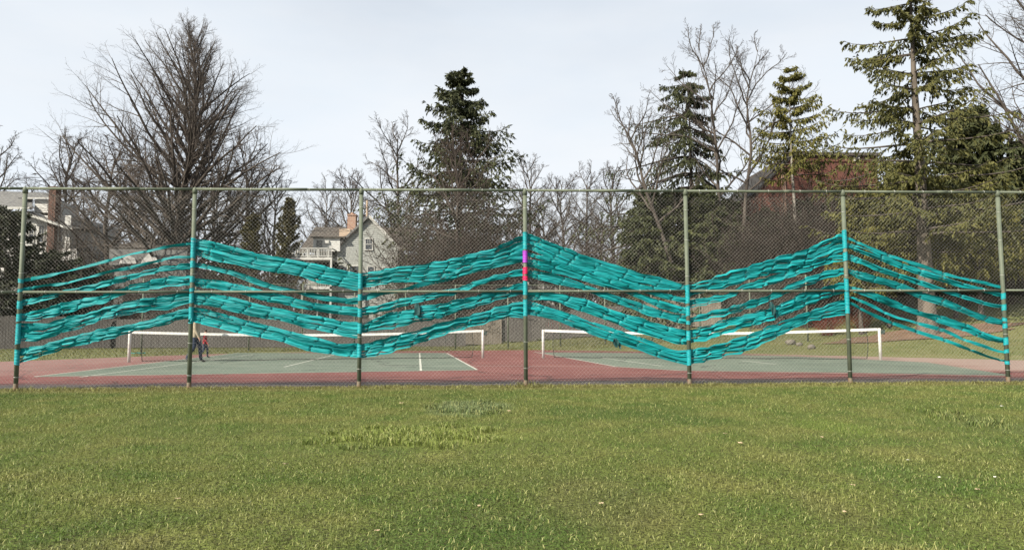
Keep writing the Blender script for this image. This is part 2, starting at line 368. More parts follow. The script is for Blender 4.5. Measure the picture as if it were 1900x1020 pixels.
# ------------------------------------------------------------------ the ground
def bank(x, y):
    """height of the grassy bank that rises beyond the right end of the courts"""
    s = (x-12.5)*.77 + (y-14.5)*.63
    s = np.maximum(s, 0)
    return np.where(s < 8, .085*s, .68+.16*(s-8)).clip(0, 3.6)
def gz(x, y): return float(bank(np.array(x), np.array(y)))
def sheet(name, x0, x1, y0, y1, nx, ny, zf, mat):
    xs = np.linspace(x0, x1, nx); ys = np.linspace(y0, y1, ny); X, Y = np.meshgrid(xs, ys)
    V = np.stack([X, Y, zf(X, Y)], -1).reshape(-1, 3)
    i = np.arange((nx-1)*(ny-1)); r = i//(nx-1); c = i % (nx-1); a = r*nx+c
    return link(name, mesh_np(name, V, np.stack([a, a+1, a+nx+1, a+nx], -1), True), mat)
tag(sheet('ground', -900, 900, -300, 1500, 2, 2, lambda x, y: x*0-.4, M['forest']), kind='structure')
def flat(name, pts, z, mat, kind='structure', parent=None):
    me = bpy.data.meshes.new(name); me.from_pydata([(p[0], p[1], z) for p in pts], [], [tuple(range(len(pts)))]); me.update()
    o = link(name, me, mat, parent)
    return tag(o, kind=kind) if kind else o
# courts
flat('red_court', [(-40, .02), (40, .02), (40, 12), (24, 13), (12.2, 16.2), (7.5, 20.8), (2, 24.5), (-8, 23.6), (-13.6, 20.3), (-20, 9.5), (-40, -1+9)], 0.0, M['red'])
def gp(px, py): v = ground(px, py); return (v.x, v.y)
gl = [gp(66, 698.5), gp(885, 686.5), gp(826, 654.5), gp(440, 654.5)]
gr = [gp(1142, 680), gp(1262, 687), gp(1575, 691), gp(1880, 696.5), gp(1720, 672), gp(1480, 661), gp(1240, 655), gp(1000, 653.5)]
flat('green_court', gl, .004, M['green']); flat('green_court', gr, .004, M['green'])
def cline(a, b, w=.06, name='court_line'):
    a = Vector((*gp(*a), 0)); b = Vector((*gp(*b), 0)); d = (b-a).normalized(); n = Vector((-d.y, d.x, 0))*w/2
    flat(name, [a-n, b-n, b+n, a+n], .008, M['line'])
for a, b in (((63, 699), (440, 655)), ((148, 700), (470, 657.5)), ((885, 686), (829, 655)), ((781, 688), (778.5, 655)), ((527, 681), (625, 657)),
             ((63, 699.2), (885, 686.4)), ((700, 679.2), (972, 679)), ((982, 679.5), (1142, 680.5)),
             ((992, 653), (1142, 680)), ((1110, 663), (1228, 679)), ((1260, 687.5), (1880, 697.5)), ((1142, 680.2), (1262, 687.4)), ((1375, 669), (1440, 676))):
    cline(a, b)
# verge behind the courts, bank on the right
tag(sheet('verge', -60, 60, .3, 36.0, 121, 60, lambda x, y: bank(x, y)-.025, M['verge']), kind='structure')
tag(sheet('wooded_ground', -80, 80, 35.9, 120, 81, 60, lambda x, y: bank(x, y)-.03, M['forest']), kind='structure')
# bare soil under the big spruce
sp = at(1715, 627, 19)
rg = random.Random(4); ring = []
for i in range(28):
    a = 2*math.pi*i/28; r = 1+.18*rg.uniform(-1, 1)
    ring.append((sp.x+.2+4.6*r*math.cos(a), sp.y+.3+1.7*r*math.sin(a)))
V = [(sp.x, sp.y, gz(sp.x, sp.y)+.012)]; F = []
for k in (.5, 1.0):
    for (x, y) in ring:
        xx, yy = sp.x+(x-sp.x)*k, sp.y+(y-sp.y)*k; V.append((xx, yy, gz(xx, yy)+.012))
for i in range(28):
    j = (i+1) % 28; F.append((0, 1+i, 1+j, 0)); F.append((1+i, 29+i, 29+j, 1+j))
me = bpy.data.meshes.new('bare_soil'); me.from_pydata(V, [], [f if f[0] != f[3] else f[:3] for f in F]); me.update()
tag(link('bare_soil', me, M['soil']), kind='structure')
# lawn
LAWN = lambda x, y: -.012*np.clip(-y-1, 0, 20) + .012*np.sin(x*.7+1)*np.sin(y*.9)
tag(sheet('lawn', -30, 30, -30, .05, 121, 61, lambda x, y: LAWN(x, y)+.004, M['lawn']), kind='structure')
rng = np.random.default_rng(7)
def blades(n, x0, x1, y0, y1, hmin, hmax, w, tilt=.5, bend=True, mask=None, zf=LAWN, wide=None):
    x = rng.uniform(x0, x1, n); y = rng.uniform(y0, y1, n)
    if wide is not None:      # keep what lies within the view wedge plus a margin of a few steps
        k = np.abs(x-CX-.04*(y+CD)) < (y+CD)*.75+wide; x, y = x[k], y[k]
    if mask is not None: k = mask(x, y); x, y = x[k], y[k]
    n = len(x); z = zf(x, y)
    # tufts: heights and lean follow a clumpy field
    cl = .5+.5*np.sin(x*5.1+2*np.sin(y*3.3))*np.sin(y*6.3+2*np.sin(x*2.7)); h = (hmin+(hmax-hmin)*(rng.random(n)*.6+.4*cl))*rng.uniform(.7, 1.15, n)
    a = rng.uniform(0, 2*np.pi, n); tl = rng.uniform(.1, 1, n)*tilt*2; lx = np.cos(a)*tl*h; ly = np.sin(a)*tl*h
    b = rng.uniform(0, 2*np.pi, n); ww = w*rng.uniform(.6, 1.3, n); wx = np.cos(b)*ww/2; wy = np.sin(b)*ww/2
    ti = rng.random(n)
    if bend:
        V = np.stack([np.stack([x-wx, y-wy, z-.005], -1), np.stack([x+wx, y+wy, z-.005], -1),
                      np.stack([x+lx*.35+wx*.8, y+ly*.35+wy*.8, z+h*.6], -1), np.stack([x+lx*.35-wx*.8, y+ly*.35-wy*.8, z+h*.6], -1),
                      np.stack([x+lx, y+ly, z+h*(1-.3*np.minimum(tl, 1))], -1)], 1).reshape(-1, 3)
        i = np.arange(n)*5
        F = np.concatenate([np.stack([i, i+1, i+2], -1), np.stack([i, i+2, i+3], -1), np.stack([i+3, i+2, i+4], -1)])
        return V, F, np.repeat(ti, 5)
    V = np.stack([np.stack([x-wx, y-wy, z-.005], -1), np.stack([x+wx, y+wy, z-.005], -1), np.stack([x+lx, y+ly, z+h], -1)], 1).reshape(-1, 3)
    i = np.arange(n)*3
    return V, np.stack([i, i+1, i+2], -1), np.repeat(ti, 3)
def join_blades(parts):
    Vs, Fs, Ts, o = [], [], [], 0
    for V, F, T in parts: Vs.append(V); Fs.append(F+o); Ts.append(T); o += len(V)
    return np.concatenate(Vs), np.concatenate(Fs), np.concatenate(Ts)
def inpatch(px0, px1, py0, py1):
    a = ground(px0, (py0+py1)/2); e = ground(px1, (py0+py1)/2); q0 = ground(950, py0); q1 = ground(950, py1)
    cx, cy, rx, ry = (a.x+e.x)/2, (q0.y+q1.y)/2, (e.x-a.x)/2, (q0.y-q1.y)/2
    return (cx, cy, rx, ry, lambda x, y: ((x-cx)/rx)**2+((y-cy)/ry)**2 < .6+.5*np.sin(x*7)*np.sin(y*9))
P = [blades(170000, -8, 7, -10.5, -7.0, .018, .042, .0046, .8, True, wide=1.5),
     blades(110000, -10, 9, -7.0, -4.0, .020, .045, .0065, .75, False, wide=1.5),
     blades(130000, -13, 12, -4.0, -.02, .020, .045, .009, .7, False, wide=1.5)]
for (pr, n, h0, h1, w) in (((560, 960, 780, 822), 11000, .045, .085, .009), ((785, 955, 742, 768), 7000, .05, .10, .010), ((1640, 1990, 985, 1080), 9000, .05, .09, .006), ((1780, 1900, 760, 800), 2500, .05, .10, .011)):
    cx, cy, rx, ry, mk = inpatch(*pr)
    P.append(blades(n, cx-rx*1.1, cx+rx*1.1, cy-ry*1.1, cy+ry*1.1, h0, h1, w, .55, True, mk))
P.append(blades(9000, -14, 13, .0, .42, .03, .10, .009, .9, True, lambda x, y: y < .05+.34*(.5+.5*np.sin(x*1.9+1.5*np.sin(x*.73)))*(.5+.5*np.sin(x*5.3+2*np.sin(x*2.1))), wide=3))
P.append(blades(16000, -14, 13, -.30, .06, .03, .085, .009, .8, True, wide=3))     # ragged fringe at the fence
P.append(blades(520, -.5, .45, -.2, .2, .05, .20, .011, .8, True, lambda x, y: rng.random(len(x)) < np.exp(-(x/.17)**2-(y/.1)**2)))
P.append(blades(420, -7.1, -6.3, -.15, .2, .04, .17, .011, .9, True, lambda x, y: rng.random(len(x)) < np.exp(-((x+6.7)/.14)**2-((y-.03)/.09)**2)))
V, F, T = join_blades(P)
go = link('lawn_grass', mesh_np('lawn_grass', V, F, tint=T), M['blade'])
tag(go, 'short spring grass with dry patches covering the field before the fence', 'grass', kind='stuff')
# rough grass on the bank and verge
P = [blades(60000, -30, 34, 9, 35, .05, .13, .03, .7, False, mask=lambda x, y: (((x-12.2)*.77+(y-16.0)*.63) > .25) & (x > 4) | (((x+13.6)*-.86+(y-20.3)*.5 > .4) & (x < -9)), zf=lambda x, y: bank(x, y)-.03)]
P.append(blades(16000, -12, 10, 24.2, 33.6, .05, .16, .035, .7, False, mask=lambda x, y: y > 24.4+.05*np.abs(x), zf=lambda x, y: bank(x, y)-.03))
V, F, T = join_blades(P)
M['vblade'] = pmat('verge_blades', (.075,.095,.025), (.165,.155,.06), .7, .7, coord='World', tint=True, transl=.25)
tag(link('verge_grass', mesh_np('verge_grass', V, F, tint=T), M['vblade']), 'rough grass on the verge and bank behind the courts', 'grass', kind='stuff')

# ------------------------------------------------------------------ the near chain-link fence
S = 3.048; HF = 3.66; PY = .052
fence = empty('chain_link_fence', (0, 0, 0), 'tall green-painted chain-link fence with teal ribbons running the width of the picture', 'fence')
pm = MB().tube([(0,0,-.05), (0,0,HF-.06)], .038, 16)
post_me = None
rr = random.Random(11)
def cyl_cap():
    m = MB(); m.tube([(0,0,HF-.10), (0,0,HF-.02), (0,0,HF+.012), (0,0,HF+.03)], [.044, .044, .032, .008], 14)
    return m
def zbase(X): return -.005-.00056*X
for k in range(-4, 5):
    X = k*S
    if post_me is None:
        po = pm.build('post', M['post'], fence, True); post_me = po.data; cp = cyl_cap().build('post_cap', M['post'], po, True); cap_me = cp.data
        bm_ = MB().tube([(0,0,-.04), (0,0,.10+.02)], .0395, 16, False); bs_ = bm_.build('rusty_foot', M['rust'], po, True); foot_me = bs_.data
    else:
        po = link('post', post_me, None, fence); link('post_cap', cap_me, None, po); link('rusty_foot', foot_me, None, po)
    po.location = (X, 0, 0)
    # tie wires round the post
    for i in range(6):
        z = .28+i*.6+rr.uniform(-.06, .06)
        m = MB()
        pts = [(X+.0415*math.cos(a), .0415*math.sin(a)+.002, z+.004*math.sin(a*2)) for a in np.linspace(0, 2*math.pi, 15)]
        pts.append((X+.075, .05, z+rr.uniform(-.01, .03)))
        m.tube(pts, .003, 5).build('tie_wire', M['tie'], fence, True)
rail_me = {}
def rail(z, x0, x1, y=0.0, r=.025):
    m = MB(); m.tube([(x0, y, z), ((x0+x1)/2, y, z-.004), (x1, y, z)], r, 12).build('rail', M['post'], fence, True)
zm = float(at(974, 540, 0).z)
for k in range(-4, 4):
    rail(HF-.008, k*S+.0, (k+1)*S-.004); rail(zm, k*S+.05, (k+1)*S-.05, 0, .022)
    m = MB().tube([(k*S+rr.uniform(1.2, 1.9), 0, HF-.008), (k*S+2.05, 0, HF-.008)], .029, 12); m.build('rail_sleeve', M['post'], fence, True)
    for i in range(5):                       # wire ties on the rails
        for zz in (HF-.008, zm):
            x = k*S+.35+i*.6+rr.uniform(-.1, .1); m = MB()
            m.tube([(x+.002*math.sin(3*a), .029*math.cos(a)+.002, zz+.029*math.sin(a)) for a in np.linspace(0, 2*math.pi, 11)], .0028, 5).build('tie_wire', M['tie'], fence, True)
DW = .0725
def chain_mesh(name, x0, x1, z0, z1, y, r, mat, parent, dw=DW, wob=.0):
    """two families of diagonal wires, each wire bent a little out of the plane at the crossings"""
    H = z1-z0; V = []; F = []; nb = 0
    segs = []
    n0 = int(math.floor((x0-H)/dw)); n1 = int(math.ceil((x1+H)/dw))
    for i in range(n0, n1+1):
        for s in (1, -1):
            xa = i*dw                             # crosses z0 at xa
            t0, t1 = 0.0, H
            if s > 0: t0 = max(t0, x0-xa); t1 = min(t1, x1-xa)
            else: t0 = max(t0, xa-x1); t1 = min(t1, xa-x0)
            if t1-t0 > .01: segs.append((xa+s*t0, z0+t0, xa+s*t1, z0+t1, s))
    g = np.array(segs); n = len(g); nseg = 6
    t = np.linspace(0, 1, nseg+1)[None, :]
    X = g[:, 0:1]*(1-t)+g[:, 2:3]*t; Z = g[:, 1:2]*(1-t)+g[:, 3:4]*t
    X = X+wob*np.sin(Z*2.1+X*.9); Z2 = Z+wob*np.sin(X*1.7+Z)
    yy = y+g[:, 4:5]*r*.9+.012*np.sin(X*1.3)*np.sin(Z*1.1)*(wob > 0)
    ring = []
    for k in range(3):
        a = 2*math.pi*k/3+.5
        ring.append(np.stack([X+r*math.cos(a)*.7, yy*np.ones_like(X)+r*math.sin(a), Z2-g[:, 4:5]*r*math.cos(a)*.7], -1))
    V = np.stack(ring, 2)                          # n, nseg+1, 3, 3
    base = np.arange(n)[:, None, None]*(nseg+1)*3 + np.arange(nseg)[None, :, None]*3 + np.arange(3)[None, None, :]
    k2 = (np.arange(3)+1) % 3; b2 = np.arange(n)[:, None, None]*(nseg+1)*3 + np.arange(nseg)[None, :, None]*3 + k2[None, None, :]
    F = np.stack([base, b2, b2+3, base+3], -1).reshape(-1, 4)
    return link(name, mesh_np(name, V.reshape(-1, 3), F, True), mat, parent)
for k in range(-4, 4):
    chain_mesh('chain_link_mesh', k*S, (k+1)*S, .03, HF-.03, PY, .0014, M['wire'], fence, wob=.004)

# ------------------------------------------------------------------ teal ribbons woven through the mesh
Z1 = lambda L, ox, s=3.6435, oy=420: [(ox+x/s, oy+a/s, oy+b/s) for x, a, b in L]
BAYS = [
 (10, [[(95,355,378),(260,328,352),(410,298,319),(590,254,273),(820,190,211),(1010,142,160),(1260,105,128)],
       [(95,420,440),(360,380,402),(560,335,356),(720,295,318),(900,253,274),(1140,203,222),(1265,195,215)],
       [(90,500,550),(300,462,490),(430,430,455),(600,390,430),(800,335,375),(1050,275,305),(1260,243,280)],
       [(80,600,642),(200,580,635),(330,540,600),(520,490,555),(660,465,520),(830,408,447),(950,375,425),(1090,350,410),(1250,335,390)],
       [(75,660,790),(290,660,755),(400,620,715),(550,582,670),(700,545,625),(860,500,590),(1000,480,568),(1120,455,560),(1250,425,515)],
       [(65,835,935),(180,815,900),(340,775,845),(560,715,790),(740,680,745),(890,650,705),(1030,610,680),(1150,575,640),(1250,550,615)]]),
 (340, [[(85,88,190),(200,105,225),(400,155,270),(560,195,305),(750,225,320),(900,260,375),(1080,300,410),(1200,320,432)],
       [(75,242,268),(190,262,290),(340,298,330),(470,345,385),(590,390,420),(740,420,440),(920,458,495),(1090,488,520),(1200,472,515)],
       [(70,350,400),(240,365,420),(400,400,450),(560,448,510),(740,485,535),(930,525,580),(1070,540,597),(1195,550,605)],
       [(65,425,520),(200,455,540),(340,485,570),(500,525,610),(680,560,635),(830,598,685),(980,615,710),(1120,650,745),(1200,655,750)],
       [(55,540,640),(120,550,660),(280,600,690),(480,648,735),(660,690,775),(840,740,835),(1060,795,870),(1195,795,890)]]),
 (650, [[(90,325,415),(200,298,395),(340,275,375),(500,255,370),(680,215,350),(850,180,300),(970,155,275),(1090,90,240),(1170,60,225)],
       [(85,455,498),(250,425,465),(400,395,428),(540,362,395),(700,333,362),(830,298,322),(970,262,285),(1170,222,240)],
       [(85,552,600),(150,540,590),(350,490,540),(520,455,497),(700,420,465),(780,398,430),(900,350,395),(1020,318,352),(1170,285,330)],
       [(80,660,715),(200,605,695),(300,575,680),(420,558,650),(600,520,620),(790,488,560),(990,425,500),(1090,400,480),(1180,375,445)],
       [(75,800,890),(230,750,865),(400,718,810),(540,668,765),(680,630,715),(860,590,670),(1000,540,630),(1090,520,610),(1180,505,612)]]),
 (960, [[(70,52,150),(160,90,190),(300,140,260),(460,200,320),(600,240,350),(800,310,410),(960,345,435),(1130,400,445)],
       [(70,170,195),(200,210,240),(400,285,320),(600,345,380),(760,395,425),(880,425,450),(1000,455,490),(1130,478,515)],
       [(75,225,265),(200,240,300),(340,282,337),(520,347,390),(680,400,430),(820,450,480),(960,500,545),(1120,550,592)],
       [(75,300,340),(180,310,370),(330,350,405),(470,400,435),(620,455,500),(780,505,560),(930,560,610),(1040,590,640),(1135,605,658)],
       [(75,440,495),(250,450,505),(460,495,580),(640,560,645),(800,615,710),(920,655,740),(1050,695,790),(1140,705,800)],
       [(70,500,590),(250,555,630),(400,605,690),(580,670,760),(750,725,810),(920,785,875),(1060,840,915),(1150,840,940)]]),
 (1260, [[(60,405,475),(160,370,445),(290,325,420),(430,285,375),(560,240,330),(680,205,310),(800,175,290),(940,120,250),(1040,65,200),(1105,45,165)],
       [(55,505,550),(150,490,535),(300,460,500),(440,395,430),(620,335,400),(740,295,345),(880,255,300),(980,210,255),(1110,185,230)],
       [(60,625,660),(210,575,620),(380,540,585),(480,505,555),(600,470,505),(700,415,465),(820,360,410),(940,320,370),(1100,280,315)],
       [(60,705,790),(190,660,770),(300,630,725),(440,600,690),(560,565,650),(640,545,630),(780,475,570),(900,430,520),(1000,400,480),(1130,370,440)],
       [(70,830,940),(220,805,895),(430,745,845),(560,695,800),(710,640,725),(880,570,640),(1000,535,620),(1090,490,590),(1140,480,585)]]),
 (1550, [[(75,65,86),(230,135,160),(480,230,256),(800,328,352),(1130,403,421)],
       [(75,110,145),(200,150,188),(480,260,302),(640,310,356),(800,360,397),(970,413,438),(1140,455,485)],
       [(75,180,215),(280,265,302),(480,330,367),(640,385,420),(760,433,457),(860,463,487),(1020,513,537),(1145,530,550)],
       [(75,280,310),(160,305,350),(300,345,390),(440,385,427),(560,440,482),(720,480,530),(860,545,587),(1000,605,642),(1140,635,672)],
       [(85,393,425),(200,430,468),(340,480,530),(500,556,584),(660,590,637),(780,635,677),(920,680,727),(1050,735,777),(1145,760,790)],
       [(90,460,481),(270,538,561),(400,598,622),(640,660,686),(860,743,767),(1090,825,846),(1150,840,856)],
       [(95,505,526),(240,578,601),(360,633,657),(580,708,732),(830,793,817),(1060,877,897),(1150,904,919)]])]
ORD = ['topmost', 'second', 'third', 'fourth', 'fifth', 'sixth', 'lowest']
BAYN = ['in the leftmost bay', 'in the second bay from the left', 'in the third bay from the left', 'in the fourth bay from the left', 'in the fifth bay from the left', 'in the rightmost bay']
def sm_noise(n, step, r):
    """smooth 1-d value noise, one knot every `step` samples"""
    k = max(2, int(n/step)+2); v = r.uniform(-1, 1, k); x = np.linspace(0, k-1.001, n); i = x.astype(int); f = x-i; f = f*f*(3-2*f)
    return v[i]*(1-f)+v[i+1]*f
rb = np.random.default_rng(23)
for bi, (ox, bands) in enumerate(BAYS):
    rising = bi % 2 == 0
    for bj, raw in enumerate(bands):
        pts = Z1(raw, ox)
        W = [(at(x, a, PY).x, at(x, a, PY).z, at(x, b, PY).z) for x, a, b in pts]
        W = np.array(W); xa, xb = (bi-3)*S+.02, (bi-2)*S-.02
        n = int((xb-xa)/.019); x = np.linspace(xa, xb, n)
        zt = np.interp(x, W[:, 0], W[:, 1]); zb = np.interp(x, W[:, 0], W[:, 2])
        kk = np.ones(13)/13
        zt = np.convolve(np.pad(zt, 6, 'edge'), kk, 'valid'); zb = np.convolve(np.pad(zb, 6, 'edge'), kk, 'valid')
        th = zt-zb; mean = th.mean()
        ns = max(1, int(round(mean/.034)))
        if mean < .085: ns = 1
        nm = ORD[-1] if bj == len(bands)-1 else ORD[bj]
        wid = 'single narrow teal ribbon' if ns == 1 else ('band of two or three teal ribbons' if ns <= 3 else 'broad band of crumpled teal ribbons')
        root = empty('woven_ribbon_band', (xa, PY, float((zt+zb).mean()/2)), f'{nm} {wid} {BAYN[bi]}', 'ribbon', 'teal ribbon bands woven through the fence mesh')
        org = np.array(root.location)
        # weave points: where the band dips behind a wire
        gap = (.30 if rising else .40) if ns > 2 else .55
        xk = []; c = xa+(.05 if rising else .18)+rb.uniform(0, .1)
        while c < xb-.06: xk.append(c); c += gap*rb.uniform(.7, 1.3)
        xk = np.array(xk) if xk else np.array([(xa+xb)/2])
        seg = np.searchsorted(xk, x)
        slope = (zt[-1]-zt[0])/(xb-xa)
        sh = .75 if not rising else .5
        dzr = rb.uniform(-.008, .008, len(xk)+1)
        for j in range(ns):
            v = (j+.5)/ns+ .32/ns*sm_noise(n, 22, rb)
            zc = zb+th*v
            off = zc-(zt+zb)/2
            xs = x-off*sh                         # weave points shear along one family of wires
            jit = rb.normal(0, .012 if not rising else .022, len(xk))
            keep = rb.random(len(xk)) < (.6 if rising else .8); keep[0] = True
            dist = np.min(np.abs(xs[:, None]-(xk+jit)[None, keep]), 1)
            sig = .013 if ns > 1 else .022
            g = np.exp(-(dist/sig)**2)
            sgi = np.searchsorted(xk+jit, xs)
            dz = rb.uniform(-.007, .007, len(xk)+2)[sgi] if ns > 1 else 0*x
            if rising and ns > 1:                 # each stretch lies flatter than the band and steps up at the weave point
                ed = np.concatenate([[xa], xk+jit, [xb]]); mid = (ed[:-1]+ed[1:])/2; dz = dz-(xs-mid[np.clip(sgi, 0, len(mid)-1)])*slope*.42
            ker = np.ones(5)/5
            if ns > 1: dz = np.convolve(np.pad(dz, 2, 'edge'), ker, 'valid')
            w = (th/ns)*((1.48 if rising else 1.6) if ns > 1 else 1.0)*(1+.14*sm_noise(n, 9, rb))*(1-.06*np.exp(-(dist/.04)**2))
            endt = np.minimum(x-xa, xb-x)
            beh = np.zeros(n)
            if (not rising) and ns > 1: beh = np.clip((.26-(x-xa)+.10*sm_noise(n, 40, rb))/.05, 0, 1)*(.0 if rb.random() < .25 else 1)
            if rb.random() < .22: e = rb.uniform(xa+.5, xb-.8); beh = np.maximum(beh, np.clip((.16-np.abs(x-e))/.05, 0, 1))
            g = np.maximum(g, beh)
            lay = rb.uniform(-.016, .004)
            bul = .005*np.minimum(1, (dist/.10)**1.0)
            yf = PY-.010-bul+lay
            y0 = yf+(PY+.016-yf)*np.minimum(1, g*1.15)
            nc = 6; til = (1.05 if rising else .7)*sm_noise(n, 22, rb)+rb.uniform(-.35, .35); cs = np.linspace(-.5, .5, nc); rows = []
            for ci, cc in enumerate(cs):
                cr = (.006 if rising else .0045)*sm_noise(n, 16 if rising else 24, rb)+.0025*sm_noise(n, 5, rb)
                curl = til*cc*w
                zz = zc+cc*w*np.cos(til)+dz+dzr[np.minimum(seg, len(dzr)-1)]*.4+(.004*sm_noise(n, 5, rb) if ns > 1 else 0)
                if rising and ns > 1: zz = zz+.009*np.exp(-(dist/.06)**2)*math.sin(ci*2.1+j)
                rows.append(np.stack([x+.004*sm_noise(n, 6, rb), y0+cr+curl*(1-.7*g), zz], -1))
            V = np.stack(rows, 1).reshape(-1, 3)-org
            i = np.arange((n-1)*(nc-1)); r_ = i//(nc-1); q = i % (nc-1); a = r_*nc+q
            link('ribbon', mesh_np('ribbon', V, np.stack([a, a+1, a+nc+1, a+nc], -1), False), M['teal'], root)
# wraps round the posts
WR = [[(517,524),(535,541),(557,572),(582,596),(600,638),(649,677)], [(442,479),(484.5,497),(513,524),(534,541),(543,561),(568,599)],
      [(506,535),(545,557),(571,587),(598,618),(638,663)], [(431,463),(520,546),(554,585)], [(529,563),(568,586),(596,602.5),(612,630),(649,678)],
      [(427,461),(467,483),(516,538),(541,582)], [(543,554),(565,576),(589,596),(600,609),(626,640),(648,655),(668,675)]]
XP = [38, 357, 671, 974, 1273, 1569, 1861]
PN = ['leftmost post', 'second post from the left', 'third post from the left', 'middle post with the pink cloth', 'fifth post from the left', 'sixth post from the left', 'rightmost post']
def wrap(name, X, z0, z1, mat, label, cat='ribbon', r=.039, group=None, seed=0):
    r_ = random.Random(seed); n = max(5, int((z1-z0)/.011)); sides = 20; V = []; F = []
    ph = r_.uniform(0, 6); hgt = r_.uniform(.045, .06)
    for i in range(n+1):
        z = z0+(z1-z0)*i/n
        for k in range(sides):
            a = 2*math.pi*k/sides
            u = ((z+.016*math.sin(a+ph))/hgt+a/(2*math.pi)) % 1.0
            rad = r+.0015+.006*u**1.5+.0015*r_.uniform(-1, 1)+(.003 if i in (0, n) else 0)
            zz = z+(.010*math.sin(a+ph) if i in (0, n) else 0)
            V.append((rad*math.cos(a), rad*math.sin(a), zz-z0))
    for i in range(n):
        for k in range(sides):
            k2 = (k+1) % sides; F.append((i*sides+k, i*sides+k2, (i+1)*sides+k2, (i+1)*sides+k))
    o = link(name, mesh_np(name, V, F, True), mat); o.location = (X, 0, z0)
    return tag(o, label, cat, group)
PL = ['topmost', 'second', 'third', 'fourth', 'fifth', 'sixth', 'lowest']
for k, L in enumerate(WR):
    X = (k-3)*S
    for i, (a, b) in enumerate(L):
        za, zb_ = at(XP[k], a, -.04).z, at(XP[k], b, -.04).z
        nm = PL[-1] if i == len(L)-1 else PL[i]
        wrap('post_wrap', X, zb_, za, M['bluewrap'], f'{nm} turquoise cloth wrap round the {PN[k]}', group='turquoise wraps on the fence posts', seed=k*10+i)
wrap('post_wrap', 0, at(974, 486, -.04).z, at(974, 463.5, -.04).z, M['purple'], 'purple cloth wrapped round the middle fence post', r=.042, seed=91)
wrap('post_wrap', 0, at(974, 508.5, -.04).z, at(974, 496, -.04).z, M['pink'], 'upper bright pink cloth wrap on the middle fence post', r=.041, seed=92, group='pink wraps on the middle post')
wrap('post_wrap', 0, at(974, 519.5, -.04).z, at(974, 511, -.04).z, M['pink'], 'lower bright pink cloth wrap on the middle fence post', r=.043, seed=93, group='pink wraps on the middle post')
# knots and loose tails
def tail(px0, py0, px1, py1, w, mat, label, seed, n=14, folds=3, y=.0):
    r_ = random.Random(seed); a = at(px0, py0, y); b = at(px1, py1, y); V = []; F = []
    for f in range(folds):
        ph = r_.uniform(0, 6); dx = r_.uniform(-.03, .03); base = len(V); nn = n if f == 0 else max(6, n-r_.randint(2, 6))
        for i in range(nn+1):
            t = i/n; p = a.lerp(b, t)
            ww = w*(.35+.65*math.sin(math.pi*min(1, .18+t*.8)))
            for c in (-1, -.33, .33, 1):
                V.append((p.x-a.x+dx*t*2+c*ww/2+.012*math.sin(5*t+ph), p.y-a.y-.02*math.sin(3*t+ph)-.012*math.cos(c*3+t*6+ph)-.012*f, p.z-a.z+.006*math.sin(c*4+ph)))
        for i in range(nn):
            for c in range(3):
                q = base+i*4+c; F.append((q, q+1, q+5, q+4))
    o = link('ribbon_tail', mesh_np('ribbon_tail', V, F, True), mat); o.location = a
    return tag(o, label, 'ribbon')
tail(772, 562, 782, 597, .10, M['tealdark'], 'dark teal knotted tail hanging left of the purple-wrapped post', 3, y=.01)
tail(1430, 560, 1436, 592, .07, M['tealdark'], 'dark knotted tail hanging on the fourth band of the fifth bay', 5, y=.01)
tail(1141, 628, 1147, 647, .07, M['tealdark'], 'frayed teal tassel hanging below the lowest band right of the pink-wrapped post', 6, y=.0)
tail(354, 590, 350, 600, .05, M['bluewrap'], 'small turquoise knot end hanging on the second post', 8, y=-.06)

